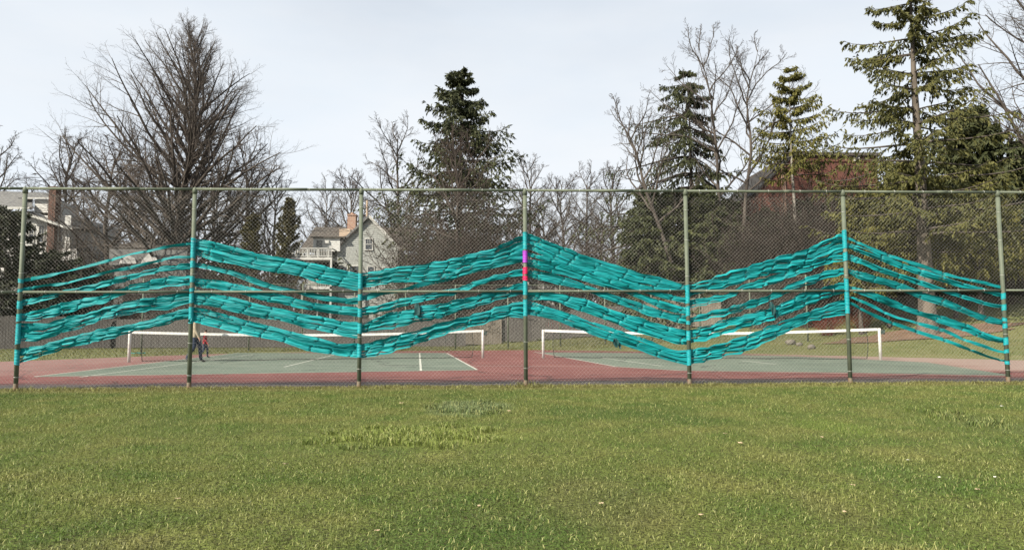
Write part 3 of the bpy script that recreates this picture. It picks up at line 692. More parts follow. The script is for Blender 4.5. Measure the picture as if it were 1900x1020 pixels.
# ------------------------------------------------------------------ tennis nets
def net(p0, p1, label, seed):
    p0 = Vector((*gp(*p0), 0)); p1 = Vector((*gp(*p1), 0)); Ld = (p1-p0).length; ang = math.atan2(p1.y-p0.y, p1.x-p0.x)
    root = empty('tennis_net', p0, label, 'tennis net', 'tennis nets on the two courts', rz=ang)
    for x in (0, Ld):
        m = MB().tube([(x,0,-.02), (x,0,1.03), (x,0,1.06)], [.05,.05,.04], 14); po = m.build('net_post', M['white'], root, True)
    MB().box(Ld+.03, Ld+.16, -.05, .05, .86, 1.0).tube([(Ld+.10,-.09,.93), (Ld+.10,.09,.93)], .05, 10).build('winder', M['metal_dark'], root)
    top = lambda x: 1.065-.13*math.sin(math.pi*x/Ld)**1.0
    m = MB(); n = 40; x0, x1 = .06, Ld-.06
    for i in range(n):
        a = x0+(x1-x0)*i/n; b = x0+(x1-x0)*(i+1)/n; za, zb_ = top(a), top(b)
        m.hexa([(a,-.012,za-.085),(b,-.012,zb_-.085),(b,.012,zb_-.085),(a,.012,za-.085),(a,-.009,za),(b,-.009,zb_),(b,.009,zb_),(a,.009,za)])
    m.build('headband', M['tape'], root)
    e0, e1 = .42, Ld-.42
    r = .0022; V = []; F = []
    def stick(a, b, r):
        i = len(V); d = Vector(b)-Vector(a)
        h = Vector((0,0,1)) if abs(d.x) > abs(d.z) else Vector((1,0,0))
        for p in (a, b):
            p = Vector(p); V.extend([tuple(p+h*r), tuple(p-h*r*.5+Vector((0,r,0))), tuple(p-h*r*.5-Vector((0,r,0)))])
        for k in range(3): F.append((i+k, i+(k+1) % 3, i+3+(k+1) % 3, i+3+k))
    x = e0
    while x < e1: stick((x,0,.03), (x,0,top(x)-.08), r); x += .048
    for i in range(20):
        z = .05+i*.047
        for q in range(8):
            a = e0+(e1-e0)*q/8; b = e0+(e1-e0)*(q+1)/8
            sc = lambda X: (top(X)-.08)/.985
            stick((a,0,z*sc(a)), (b,0,z*sc(b)), r)
    nt_ = link('netting', mesh_np('netting', V, F), M['cord'], root)
    MB().tube([(e0+(e1-e0)*i/20, 0, .035+.012*math.sin(i*1.7)) for i in range(21)], .012, 6).build('bottom_cord', M['cord'], root, True)
    for e, s in ((e0, 1), (e1, -1)):
        MB().tube([(e-s*.05*math.sin(i*.5), 0, .03+(top(e)-.1)*i/6) for i in range(7)], .013, 6).build('side_cord', M['cord'], root, True)
    return root
net((239, 672), (896, 664), 'tennis net on the left court with white headband and posts', 1)
net((1008, 664), (1634, 667.5), 'tennis net on the right court with white headband and posts', 2)

# ------------------------------------------------------------------ far chain-link fence behind the courts
ff = empty('chain_link_fence', (0, 0, 0), 'far chain-link fence along the back of the tennis courts before the wooden fence', 'fence')
FA = [at(262, 655, 22.5), at(360, 652, 26.0), at(845, 648, 27.5), at(1040, 648, 27.5), at(1300, 648, 25), at(1500, 655, 20.5)]
def fpost(p, h, r=.04): MB().tube([(p.x, p.y, -.05+gz(p.x, p.y)), (p.x, p.y, h)], r, 8).build('post', M['tie'] if r > .05 else M['post'], ff, True)
path = []
for a, b in zip(FA[:-1], FA[1:]):
    a = Vector((a.x, a.y, 0)); b = Vector((b.x, b.y, 0)); n = max(1, round((b-a).length/3.05))
    for i in range(n): path.append(a.lerp(b, i/n))
path.append(Vector((FA[-1].x, FA[-1].y, 0)))
for p in path: fpost(p, 3.66)
for p, q in zip(path[:-1], path[1:]):
    for z in (3.62,): MB().tube([(p.x, p.y, z), (q.x, q.y, z)], .022, 6).build('rail', M['post'], ff, True)
    o = chain_mesh('chain_link_mesh', 0, (q-p).length, .03, 3.6, 0, .0011, M['wire'], ff)
    o.location = p; o.rotation_euler.z = math.atan2(q.y-p.y, q.x-p.x)

# ------------------------------------------------------------------ wooden fence behind the far chain-link fence
def board_fence(a, b, h0, h1, label, mat, seed, warm=None):
    a = Vector((a[0], a[1], 0)); b = Vector((b[0], b[1], 0)); L = (b-a).length; ang = math.atan2(b.y-a.y, b.x-a.x)
    za = gz(a.x, a.y)
    root = empty('board_fence', (a.x, a.y, za), label, 'fence', 'weathered board fences behind the courts', rz=ang)
    r_ = random.Random(seed); n = max(1, round(L/2.4)); 
    for i in range(n):
        x0, x1 = L*i/n, L*(i+1)/n; m = MB(); x = x0; hh = h0+(h1-h0)*(i+.5)/n
        dz = gz(*(a.lerp(b, (i+.5)/n).to_2d()))-za
        lean = r_.uniform(-.02, .02)
        while x < x1-.02:
            w = min(.142, x1-x); t = hh+r_.uniform(-.025, .02)
            m.box(x+.004, x+w-.004, -.012+r_.uniform(-.005, .005), .012, dz+.03+r_.uniform(-.01, .02), dz+t); x += .146
        m.build('board_panel', warm if (warm and i == n-1) else mat, root)
        MB().box(x0-.05, x0+.05, .025, .125, dz-.05, dz+hh-.05).build('post', mat, root)
        MB().box(x0+.05, x1-.05, .016, .055, dz+.35, dz+.44).box(x0+.05, x1-.05, .016, .055, dz+hh-.4, dz+hh-.31).build('rail', mat, root)
    return root
board_fence((at(-120, 640, 30).x, 30.0), (at(205, 640, 33).x, 33.0), 2.05, 2.0, 'weathered grey board fence at the left behind the grass verge', M['plank'], 1)
board_fence((at(206, 640, 33.2).x, 33.2), (at(728, 640, 33.2).x, 33.2), 1.85, 1.8, 'long dark board fence behind the left tennis net', M['plank'], 2)
board_fence((at(729, 640, 33.0).x, 33.0), (at(931, 640, 33.0).x, 33.0), 1.8, 1.8, 'board fence with one pale brown panel beside the middle post', M['plank'], 3, M['plankwarm'])
board_fence((at(932, 640, 33.2).x, 33.2), (at(1190, 640, 33.2).x, 33.2), 1.8, 1.8, 'dark board fence behind the left end of the right tennis net', M['plank'], 4)
board_fence((at(1191, 640, 33.3).x, 33.3), (at(1340, 640, 31).x, 31.0), 2.3, 1.7, 'paler brown board fence behind the fifth fence post', M['plankwarm'], 5)

# ------------------------------------------------------------------ vegetation generators (all vectorised)
def unit(v): return v/np.maximum(np.linalg.norm(v, axis=-1, keepdims=True), 1e-9)
def grow(p, d, L, r0, r1, nseg, up, wob, g):
    """N branches at once: returns pts (N,n+1,3), radii (N,n+1)"""
    n = len(p); pts = [p]; d = unit(d); st = (L/nseg)[:, None]
    for i in range(nseg):
        d = unit(d+np.array([0, 0, 1.])*np.reshape(up, (-1, 1))+g.normal(0, wob, (n, 3)))
        p = p+d*st; pts.append(p)
    t = np.linspace(0, 1, nseg+1)[None, :]
    return np.stack(pts, 1), r0[:, None]*(1-t)+r1[:, None]*t
def spawn(pts, rad, L, k, t0, t1, ang, lf, g, rf=.6, flat_=False, tap=.55):
    n, m, _ = pts.shape
    t = (np.arange(k)[None, :]+g.uniform(.1, .9, (n, k)))/k*(t1-t0)+t0
    x = t*(m-1); i = np.minimum(x.astype(int), m-2); f = (x-i)[..., None]
    ar = np.arange(n)[:, None]
    A, B = pts[ar, i], pts[ar, i+1]; p = A*(1-f)+B*f; tg = unit(B-A)
    rr_ = rad[ar, i]*(1-f[..., 0])+rad[ar, i+1]*f[..., 0]
    if flat_:
        s = np.where((np.arange(k)[None, :] % 2) == 0, 1., -1.)[..., None]
        pe = unit(np.cross(tg, np.array([0, 0, 1.]))*s+g.normal(0, .25, tg.shape))
    else:
        pe = unit(np.cross(tg, unit(g.normal(0, 1, tg.shape))))
    an = ang*g.uniform(.7, 1.3, (n, k))[..., None]
    d = tg*np.cos(an)+pe*np.sin(an)
    Lc = L[:, None]*lf*(1-tap*t)*g.uniform(.65, 1.25, (n, k))
    return p.reshape(-1, 3), d.reshape(-1, 3), Lc.ravel(), (rr_*rf).ravel()
def tubes(groups, sides=3):
    Vs, Fs, o = [], [], 0
    for pts, rad in groups:
        n, m, _ = pts.shape
        tg = np.empty_like(pts); tg[:, 1:-1] = pts[:, 2:]-pts[:, :-2]; tg[:, 0] = pts[:, 1]-pts[:, 0]; tg[:, -1] = pts[:, -1]-pts[:, -2]; tg = unit(tg)
        ref = np.where(np.abs(unit(pts[:, -1]-pts[:, 0])[:, 2:3]) > .8, np.array([[1., 0, 0]]), np.array([[0, 0, 1.]]))[:, None, :]
        X = unit(np.cross(tg, ref)); Y = np.cross(tg, X)
        s_ = sides if not isinstance(rad, tuple) else rad[1]
        R = rad if not isinstance(rad, tuple) else rad[0]
        a = np.arange(s_)*2*np.pi/s_
        V = pts[:, :, None, :]+R[:, :, None, None]*(X[:, :, None, :]*np.cos(a)[None, None, :, None]+Y[:, :, None, :]*np.sin(a)[None, None, :, None])
        b = np.arange(n)[:, None, None]*m*s_+np.arange(m-1)[None, :, None]*s_
        k = np.arange(s_)[None, None, :]; k2 = (k+1) % s_
        Fs.append((np.stack([b+k, b+k2, b+s_+k2, b+s_+k], -1)).reshape(-1, 4)+o); Vs.append(V.reshape(-1, 3)); o += V.size//3
    return np.concatenate(Vs), np.concatenate(Fs)
def sprays(pts, m, l0, l1, w, droop, g, spread=.5, t0=.05):
    """needle sprays: slim diamonds along branches; returns V,F,tint"""
    n, q, _ = pts.shape
    t = g.uniform(t0, 1, (n, m)); x = t*(q-1); i = np.minimum(x.astype(int), q-2); f = (x-i)[..., None]; ar = np.arange(n)[:, None]
    A, B = pts[ar, i], pts[ar, i+1]; p = (A*(1-f)+B*f).reshape(-1, 3); tg = unit(B-A).reshape(-1, 3)
    N_ = len(p); ax = unit(tg*.8+g.normal(0, spread, (N_, 3))+np.array([0, 0, -droop])); sd = unit(np.cross(ax, g.normal(0, 1, (N_, 3))))
    l = g.uniform(l0, l1, N_)[:, None]; ww = w*g.uniform(.6, 1.3, N_)[:, None]
    V = np.stack([p, p+ax*l*.45+sd*ww, p+ax*l, p+ax*l*.45-sd*ww], 1).reshape(-1, 3)
    return V, np.arange(N_*4).reshape(-1, 4), np.repeat(g.random(N_), 4)

def bare_mesh(seed, H, tr, n1, prof, hmin, ang, k=(12, 7, 4), up=.10, lean=(0, 0), wob=.09, ttop=.97, tw=.007, lf=(.46, .48, .5), asym=0.0, af=.38):
    g = np.random.default_rng(seed)
    m = 16; t = np.linspace(0, 1, m); tp = np.zeros((1, m, 3))
    tp[0, :, 0] = lean[0]*t**1.3+.02*H*sm_noise(m, 4, g)*t; tp[0, :, 1] = lean[1]*t+.02*H*sm_noise(m, 4, g)*t; tp[0, :, 2] = H*t*ttop-.1
    trad = (tr*((1-t)**.8*.96+.04)*(1+.5*np.exp(-t*30)))[None, :]
    u = hmin+(1-hmin)*((np.arange(n1)+g.uniform(0, 1, n1))/n1)**1.05*.97
    x = u*(m-1); i = np.minimum(x.astype(int), m-2); f = (x-i)[:, None]; p = tp[0, i]*(1-f)+tp[0, i+1]*f
    az = np.arange(n1)*2.39996+g.uniform(-.5, .5, n1); an = ang*(1-af*(u-hmin)/(1-hmin))*g.uniform(.8, 1.2, n1)
    d = np.stack([np.sin(an)*np.cos(az), np.sin(an)*np.sin(az), np.cos(an)], -1)
    L = np.array([prof((q-hmin)/(1-hmin)) for q in u])*H*g.uniform(.78, 1.12, n1)*(1-asym*np.cos(az))
    r0 = np.minimum(tr*.5*(1-.75*u)+.02, .017*L+.013)
    P1, R1 = grow(p, d, L, r0, r0*.15+tw, 9, up, wob, g)
    c = spawn(P1, R1, L, k[0], .15, 1, .72, lf[0], g, .52); P2, R2 = grow(c[0], c[1], c[2], np.maximum(c[3], tw*1.3), np.full(len(c[2]), tw), 5, up*.9, wob*1.2, g)
    c = spawn(P2, R2, c[2], k[1], .12, 1, .75, lf[1], g, .65); P3, R3 = grow(c[0], c[1], c[2], np.maximum(c[3], tw), np.full(len(c[2]), tw*.75), 3, up*.8, wob*1.3, g)
    c = spawn(P3, R3, c[2], k[2], .1, 1, .7, lf[2], g, .7); P4, R4 = grow(c[0], c[1], c[2], np.full(len(c[2]), tw*.75), np.full(len(c[2]), tw*.45), 1, up*.6, wob*1.2, g)
    V, F = tubes([(tp, (trad, 12)), (P1, (R1, 6))]); tm = mesh_np('trunk', V, F, True)
    V, F = tubes([(P2, (R2, 4)), (P3, R3), (P4, R4)]); cm = mesh_np('crown', V, F, True)
    return tm, cm
def place_tree(name, meshes, mats, loc, label, cat='tree', group=None, rz=0, sc=1.0):
    o = empty(name, loc, label, cat, group, rz); 
    if not isinstance(sc, tuple): sc = (sc, sc, sc)
    o.scale = sc
    for nm, me, mt in zip(('trunk', 'crown', 'branches'), meshes, mats):
        if not me.materials: me.materials.append(mt)
        c = bpy.data.objects.new(nm, me); col.objects.link(c); c.parent = o
    return o
def base(px, Y): p = at(px, 613, Y); return Vector((p.x, Y, gz(p.x, Y)))
def height(px, py, Y): p = at(px, py, Y); return p.z-gz(p.x, Y)

# --- bare trees
egg = lambda u: (.37+.08*math.sin(math.pi*min(1, u*1.3)))*(1-u)**.6+.03
b0 = base(322, 46); H0 = height(350, 8, 46)
place_tree('bare_maple', bare_mesh(8, H0, .46, 90, egg, .15, .95, (14, 8, 4), .036, lean=(1.2, 0), tw=.0052, wob=.075, ttop=.90, asym=.08, af=.48), (M['bark'], M['mapletwig']), b0, 'huge bare maple with fine twigs towering behind the second fence post')
rnd_prof = lambda u: .42*(1-u)**.5+.04
open_prof = lambda u: .40*(1-u)**.6+.05
PB = {}
def proto(key, *a, **kw):
    if key not in PB: PB[key] = bare_mesh(*a, **kw)
    return PB[key]
def bt(key, px, top, Y, label, group=None, rz=0, wide=1.0, tw='twig', name='bare_tree'):
    H = height(px, top, Y); s = H/15.0
    PBk = PB[key]
    return place_tree(name, PBk, (M['bark'], M[tw]), base(px, Y), label, 'tree', group, rz, (s*wide, s*wide, s))
proto('A', 21, 15, .24, 26, rnd_prof, .16, 1.0, (11, 7, 4), .04, tw=.008)
proto('B', 22, 15, .22, 24, open_prof, .22, .95, (10, 7, 4), .035, wob=.13, tw=.008)
proto('C', 23, 15, .2, 22, lambda u: .36*(1-u)**.45+.05, .10, .9, (11, 7, 4), .045, wob=.12, tw=.008)
far = 'bare trees standing far behind the courts'
bt('A', 192, 262, 52, 'broad bare tree left of the huge maple, behind the white house', far, .4, 1.15, 'twigred')
bt('B', 112, 250, 66, 'slim bare tree above the brick chimney of the white house', far, 2.0)
bt('C', -22, 262, 62, 'bare tree cut by the left edge of the picture', far, 1.0)
bt('C', 452, 262, 56, 'bare tree just right of the huge maple', far, 3.0, 1.1, 'twigred')
bt('B', 250, 300, 62, 'bare tree hidden behind the huge maple on its left side', far, 5.0, 1.2)
bt('C', 395, 290, 64, 'bare tree hidden behind the huge maple on its right side', far, .2, 1.2)
bt('B', 505, 318, 50, 'low bare tree above the brown conical evergreen', far, 4.0)
bt('C', 600, 345, 74, 'small far bare tree left of the brick chimney of the shingled house', far, .7)
bt('A', 646, 322, 70, 'far bare tree behind the shingled house chimney', far, 1.7)
bt('C', 735, 238, 62, 'bare tree at the left shoulder of the central spruce', far, 2.2, 1.1, 'twigred')
bt('B', 985, 292, 62, 'bare tree close to the right side of the central spruce', far, 3.6)
bt('A', 1045, 332, 76, 'far bare tree above the thin chimney of the white cottage', far, 4.4, 1.2)
bt('C', 1092, 318, 72, 'far bare tree between the central spruce and the hemlock', far, 5.1, 1.2)
bt('B', 1138, 308, 78, 'far bare tree left of the drooping dark spruce', far, 1.2, 1.2)
bt('A', 1010, 372, 60, 'low bare tree right behind the middle fence post', far, 2.9, 1.3)
bt('A', 1118, 392, 56, 'low bare tree left of the dark hemlock', far, .9, 1.4, 'twigred')
# tangled bare tree in front of the central spruce
place_tree('bare_tree', bare_mesh(31, height(800, 262, 37), .2, 34, lambda u: .36*(1-u)**.35+.08, .06, 1.0, (10, 6, 4), .06, wob=.15, tw=.008), (M['bark'], M['twigred']), base(848, 37), 'tangled brown bare tree in front of the central spruce')
# two tall stems and the leaning limb by the drooping spruce
for (px, ln, top, sd, lab) in ((1357, -1.6, 60, 41, 'tall bare tree with forking crown, left of a close pair'), (1379, 1.4, 68, 44, 'tall bare tree with forking crown, right of a close pair')):
    place_tree('bare_tree', bare_mesh(sd, height(px, top, 35), .18, 15, lambda u: .36*(1-u)**.55+.03, .42, .85, (9, 6, 5), .06, lean=(ln, 0), wob=.12, tw=.0075), (M['greybark'], M['twig']), base(px, 35), lab, 'tree', 'pair of tall bare trees')
place_tree('bare_tree', bare_mesh(47, height(1265, 182, 33), .2, 14, lambda u: .34*(1-u)**.6+.03, .45, .75, (8, 5, 4), .09, lean=(-4.4, 0), wob=.12, tw=.0075), (M['bark'], M['twig']), base(1272, 33), 'bare tree leaning left across the drooping spruce')
pr = base(2040, 24); place_tree('bare_tree', bare_mesh(52, 20, .35, 30, lambda u: .52*(1-u)**.4+.05, .25, 1.0, (10, 6, 4), .07, wob=.1, tw=.007), (M['bark'], M['twig']), pr, 'bare tree reaching in over the right edge of the picture')
bt('A', 1895, 215, 31, 'low bushy bare tree at the right edge beneath the overhanging branches', None, 1.1, 1.3, 'twigred')

# --- conifers
def conifer_mesh(seed, H, tr, nb, prof, h0, droop, up_tip, kt, ms, l=(.16, .34), w=.045, sd=.9, tiers=None, sag=0.35, ub=1.0, twl=.34, start_up=.15):
    g = np.random.default_rng(seed); m = 14; t = np.linspace(0, 1, m)
    tp = np.zeros((1, m, 3)); tp[0, :, 0] = .008*H*sm_noise(m, 5, g)*t; tp[0, :, 2] = H*t-.1
    trad = (tr*((1-t)*.97+.03)*(1+.35*np.exp(-t*25)))[None, :]
    u = h0+(1-h0)*((np.arange(nb)+g.uniform(0, 1, nb))/nb)**ub
    if tiers: u = h0+(1-h0)*(np.round((u-h0)/(1-h0)*tiers)/tiers+g.normal(0, .006, nb)); u = np.clip(u, h0*.98, .99)
    az = np.arange(nb)*2.39996+g.uniform(-.6, .6, nb); L = np.array([prof((q-h0)/(1-h0), a) for q, a in zip(u, az)])*g.uniform(.62, 1.12, nb)
    s = np.linspace(0, 1, 8)[None, :]; Lc = L[:, None]
    dr = droop*g.uniform(.6, 1.4, nb)[:, None]
    z = Lc*(start_up*s-dr*s**1.6+up_tip*s**4)
    bend = g.normal(0, .10, nb)[:, None]*Lc*s**2
    P1 = np.stack([Lc*s*np.cos(az)[:, None]-bend*np.sin(az)[:, None], Lc*s*np.sin(az)[:, None]+bend*np.cos(az)[:, None], (u*H)[:, None]+z], -1)
    P1[:, :, 0] += np.interp(u, t, tp[0, :, 0])[:, None]
    r0 = .012*L+.012; R1 = r0[:, None]*(1-s*.85)
    c = spawn(P1, R1, L, kt, .12, 1.0, sd, twl, g, .5, True, .5)
    P2, R2 = grow(c[0], c[1], c[2], np.full(len(c[2]), .008), np.full(len(c[2]), .004), 3, -sag, .10, g)
    V1, F1, T1 = sprays(P2, ms, l[0], l[1], w, .45+sag, g, .45)
    V2, F2, T2 = sprays(P1, int(ms*3.5), l[0], l[1], w, .5, g, .6, .02)
    Vt, Ft = tubes([(tp, (trad, 12))]); tm = mesh_np('trunk', Vt, Ft, True); Vt, Ft = tubes([(P1, (R1, 4))]); bm3 = mesh_np('branches', Vt, Ft, True)
    cm = mesh_np('crown', np.concatenate([V1, V2]), np.concatenate([F1, F2+len(V1)]), False, np.concatenate([T1, T2]))
    return tm, cm, bm3
def conifer(name, px, top, Y, label, mat, halfpx, seed, nb, h0, prof, **kw):
    H = height(px, top, Y); sc = (Y+CD)/FPX; W = halfpx*sc
    tr = kw.pop('tr', .02*H); bark = kw.pop('bark', 'bark')
    return place_tree(name, conifer_mesh(seed, H, tr, nb, lambda u, a: W*prof(u, a), h0, kw.pop('droop', .35), kw.pop('up_tip', .25), kw.pop('kt', 16), kw.pop('ms', 9), **kw), (M[bark], M[mat], M['bark']), base(px, Y), label)
CP = {}
def conifer_copy(name, key, px, top, Y, label, halfpx, rz=0.0):
    """another tree of a kind built once: own size, own turn"""
    H = height(px, top, Y); W = halfpx*(Y+CD)/FPX
    meshes, mats = CP[key]
    return place_tree(name, meshes, mats, base(px, Y), label, 'tree' if 'tree' in name else 'shrub', None, rz, (W/3, W/3, H/8))
def conifer_kind(key, mat, seed, nb, h0, prof, **kw):
    tr = kw.pop('tr', .16); CP[key] = (conifer_mesh(seed, 8.0, tr, nb, lambda u, a: 3.0*prof(u, a), h0, kw.pop('droop', .3), kw.pop('up_tip', .1), kw.pop('kt', 16), kw.pop('ms', 13), **kw), (M['bark'], M[mat], M['bark']))
full = lambda u, a: ((1-u)**.45+.1)*.85
conifer_kind('hem', 'hemlock', 65, 135, .05, full, kt=17, ms=13, w=.05, l=(.16, .32))
conifer_kind('hemy', 'spruceylw', 68, 90, .18, full, kt=16, ms=12, w=.045, l=(.14, .3))
conifer_kind('bough', 'spruceylw', 211, 70, .34, lambda u, a: ((1-u)**.4+.12)*.85, kt=16, ms=13, w=.04, l=(.13, .28), sag=.5, up_tip=.15)
conifer_kind('dark', 'yew', 202, 85, .02, lambda u, a: ((1-u)**.38+.12)*.85, kt=15, ms=12, w=.06, l=(.18, .34))
conifer_kind('yewbush', 'yew', 203, 80, .02, lambda u, a: ((1-u)**.33+.15)*.85, kt=15, ms=13, w=.06, l=(.18, .34), droop=.05, sag=.1, tr=.08)
cone = lambda u, a: (1-u)**.75*.97+.05
conifer('spruce_tree', 853, 130, 45, 'dense dark spruce standing alone in the middle', 'spruce', 228, 61, 190, .06, lambda u, a: ((1-u)**.8*.97+.045), tr=.3, droop=.42, up_tip=.34, kt=20, ms=12, w=.055, l=(.2, .42), tiers=24)
conifer('spruce_tree', 1288, 128, 38.5, 'drooping dark spruce left of the tall bare pair', 'spruce', 190, 62, 104, .20, lambda u, a: ((1-u)**.6*.95+.05)*(1.0+.42*(-math.cos(a))), tr=.27, droop=.62, up_tip=.22, kt=24, ms=10, w=.045, l=(.16, .34), tiers=13, twl=.22, sag=.55)
conifer('spruce_tree', 1481, 122, 33, 'slender spruce with a long pale bare trunk before the brick building', 'spruceylw', 112, 63, 62, .55, lambda u, a: (1-u)**.72*.9+.05, tr=.17, droop=.12, up_tip=.26, kt=20, ms=11, w=.038, l=(.13, .28), bark='birch', tiers=10, twl=.24, start_up=.05, sag=.45)
b4 = at(1715, 627, 19)
conifer('spruce_tree', 1722, -60, 19.3, 'big yellow-green spruce with a thick pale trunk on the bank', 'spruceolive', 225, 64, 98, .27, lambda u, a: ((1-u)**.6*.95+.06), tr=.38, droop=.22, up_tip=.20, kt=28, ms=12, w=.036, l=(.13, .28), bark='trunk', tiers=15, sag=.38, twl=.23, ub=1.3, start_up=.1)
conifer_copy('hemlock_tree', 'hem', 1205, 352, 34.6, 'dark hemlock left of the fifth fence post', 95, 2.2)
conifer_copy('hemlock_tree', 'hem', 1318, 358, 34.8, 'dark hemlock right of the fifth fence post', 95, 4.2)
conifer_copy('hemlock_tree', 'hem', 1262, 352, 36.0, 'wide dark hemlock behind the fifth fence post', 147, 1.3)
conifer_copy('hemlock_tree', 'hem', 1352, 372, 37.0, 'dark hemlock at the foot of the tall bare pair', 100, 2.6)
conifer_copy('hemlock_tree', 'hem', 1822, 198, 28.0, 'full olive-green hemlock right of the big spruce', 140, 3.9)
conifer_copy('hemlock_tree', 'hem', 1925, 255, 30.0, 'olive-green hemlock at the right edge', 125, 5.2)
conifer_copy('hemlock_tree', 'hemy', 1690, 300, 27.5, 'olive hemlock boughs behind the trunk of the big spruce', 112, 6.5)
conifer_copy('hemlock_tree', 'hemy', 1612, 355, 26.5, 'yellow-green hemlock boughs right of the sixth fence post', 77, 7.8)
conifer('arborvitae', 531, 372, 40.0, 'brown-green conical arborvitae left of the shingled house', 'arbor', 40, 69, 110, .03, lambda u, a: (1-u)**.62+.08, tr=.14, droop=-.55, up_tip=.1, kt=12, ms=9, w=.05, l=(.16, .3), sag=-.3)
conifer('arborvitae', 462, 402, 41.0, 'low brownish arborvitae right of the second fence post', 'arbor', 34, 70, 80, .03, lambda u, a: (1-u)**.5+.1, tr=.12, droop=-.5, up_tip=.1, kt=11, ms=8, w=.05, l=(.16, .3), sag=-.3)
conifer_copy('yew_tree', 'yewbush', 2, 388, 35.5, 'dark dense yew at the left edge before the white house', 82, 9.1)
conifer_copy('yew_tree', 'yewbush', 92, 468, 35.8, 'low dark yew below the windows of the white house', 71, 10.4)
for (px, top, hw, Y, lab) in ((1190, 480, 60, 36.8, 'dark yew left of the fifth fence post'), (1310, 450, 70, 38, 'dark yew under the hemlocks'), (1428, 452, 60, 34, 'dark evergreen shrub left of the pale bare trunk'),
                              (1655, 470, 70, 31, 'dark yew behind the thick pale trunk'), (1760, 468, 75, 30.5, 'dark yew right of the thick pale trunk'), (1868, 470, 80, 29, 'dark yew behind the rightmost post'), (1950, 460, 60, 28, 'dark yew cut by the right edge'),
                              (848, 438, 80, 41, 'dark evergreen shrub below the central spruce'), (790, 470, 60, 42, 'dark evergreen shrub right of the shingled house'),
                              (165, 500, 60, 37.5, 'dark yew left of the grey garage'), (430, 470, 60, 42, 'dark yew right of the second fence post')):
    conifer_copy('yew_shrub', 'yewbush', px, top, Y, lab, hw, px*.37)

for (px, top, hw, Y, sd, lab) in ((1425, 385, 70, 36.5, 201, 'dark hemlock left of the brick building'), (1500, 368, 85, 35.5, 202, 'dark hemlock hidden in the thicket before the brick building'), (1572, 360, 75, 35, 203, 'dark hemlock behind the sixth fence post')):
    conifer_copy('hemlock_tree', 'dark', px, top, Y, lab, hw, px*.41)
for (px, top, hw, Y, sd, lab) in ((1650, 372, 62, 22.5, 211, 'yellow-green hemlock boughs just left of the thick pale trunk'), (1775, 390, 70, 22.8, 212, 'yellow-green hemlock boughs just right of the thick pale trunk'), (1868, 372, 66, 23.5, 213, 'yellow-green hemlock behind the rightmost post'),
      (1598, 372, 75, 21.6, 214, 'yellow-green hemlock boughs hanging just right of the sixth fence post'), (1716, 330, 95, 20.9, 215, 'yellow-green hemlock boughs around the thick pale trunk'), (1822, 335, 95, 21.4, 216, 'yellow-green hemlock boughs between the thick pale trunk and the rightmost post')):
    conifer_copy('hemlock_tree', 'bough', px, top, Y, lab, hw, px*.53)
# --- leafless shrubs
def shrub_mesh(seed, ns, H, spread, k=(9, 6), tw=.007, up=.03):
    g = np.random.default_rng(seed)
    p = np.stack([g.normal(0, .22, ns), g.normal(0, .22, ns), np.full(ns, -.05)], -1); az = g.uniform(0, 6.283, ns); an = g.uniform(.05, spread, ns)
    d = np.stack([np.sin(an)*np.cos(az), np.sin(an)*np.sin(az), np.cos(an)], -1); L = H*g.uniform(.6, 1.1, ns)
    P1, R1 = grow(p, d, L, np.full(ns, .022), np.full(ns, tw), 7, up, .12, g)
    c = spawn(P1, R1, L, k[0], .12, 1, .7, .42, g, .6); P2, R2 = grow(c[0], c[1], c[2], np.maximum(c[3], tw), np.full(len(c[2]), tw*.8), 4, up, .16, g)
    c = spawn(P2, R2, c[2], k[1], .1, 1, .75, .5, g, .7); P3, R3 = grow(c[0], c[1], c[2], np.full(len(c[2]), tw*.8), np.full(len(c[2]), tw*.5), 2, up, .16, g)
    V, F = tubes([(P1, (R1, 4))]); a = mesh_np('stems', V, F, True)
    V, F = tubes([(P2, R2), (P3, R3)]); return a, mesh_np('twigs', V, F, True)
SH = [shrub_mesh(101, 30, 4.0, .75), shrub_mesh(102, 34, 4.0, .95), shrub_mesh(103, 26, 4.0, .6)]
def shrub(px, top, Y, kind, mat, label, group, wide=1.0, rz=0.0):
    a, b = SH[kind]
    if not a.materials: a.materials.append(M['twig']); b.materials.append(M['twig'])
    H = height(px, top, Y); s = H/4.0
    o = empty('bare_shrub', base(px, Y), label, 'shrub', group, rz); o.scale = (s*wide, s*wide, s)
    for nm, me in (('stems', a), ('twigs', b)):
        c = bpy.data.objects.new(nm, me); col.objects.link(c); c.parent = o
        c.material_slots[0].link = 'OBJECT'; c.material_slots[0].material = M[mat]
th = 'leafless shrubs of the thicket behind the courts'
rs = random.Random(5)
for px, top, Y, kd, mt, wd in ((60, 520, 36.5, 0, 'twig', 1), (98, 372, 47, 2, 'twig', .8), (135, 470, 38, 1, 'twig', 1), (215, 490, 36, 2, 'twigred', 1.1), (285, 500, 36.5, 0, 'twig', 1.1), (345, 480, 38, 1, 'twigred', 1), (405, 470, 37, 2, 'twig', 1.1), (470, 480, 37, 0, 'twigred', 1.1), (525, 505, 36.5, 1, 'twig', 1)):
    shrub(px, top, Y, kd, mt, 'leafless brown shrub in the thicket left of the shingled house', th+', left', wd, rs.uniform(0, 6))
for px, top, Y, kd, mt, wd in ((800, 372, 38, 1, 'twig', .9), (820, 385, 36, 2, 'twigred', 1.2), (868, 380, 36.8, 0, 'twigred', 1), (902, 400, 36, 1, 'twig', .8), (840, 490, 34.8, 1, 'twigred', 1.3)):
    shrub(px, top, Y, kd, mt, 'leafless brown shrub in the tangle below the central spruce', th+', middle', wd, rs.uniform(0, 6))
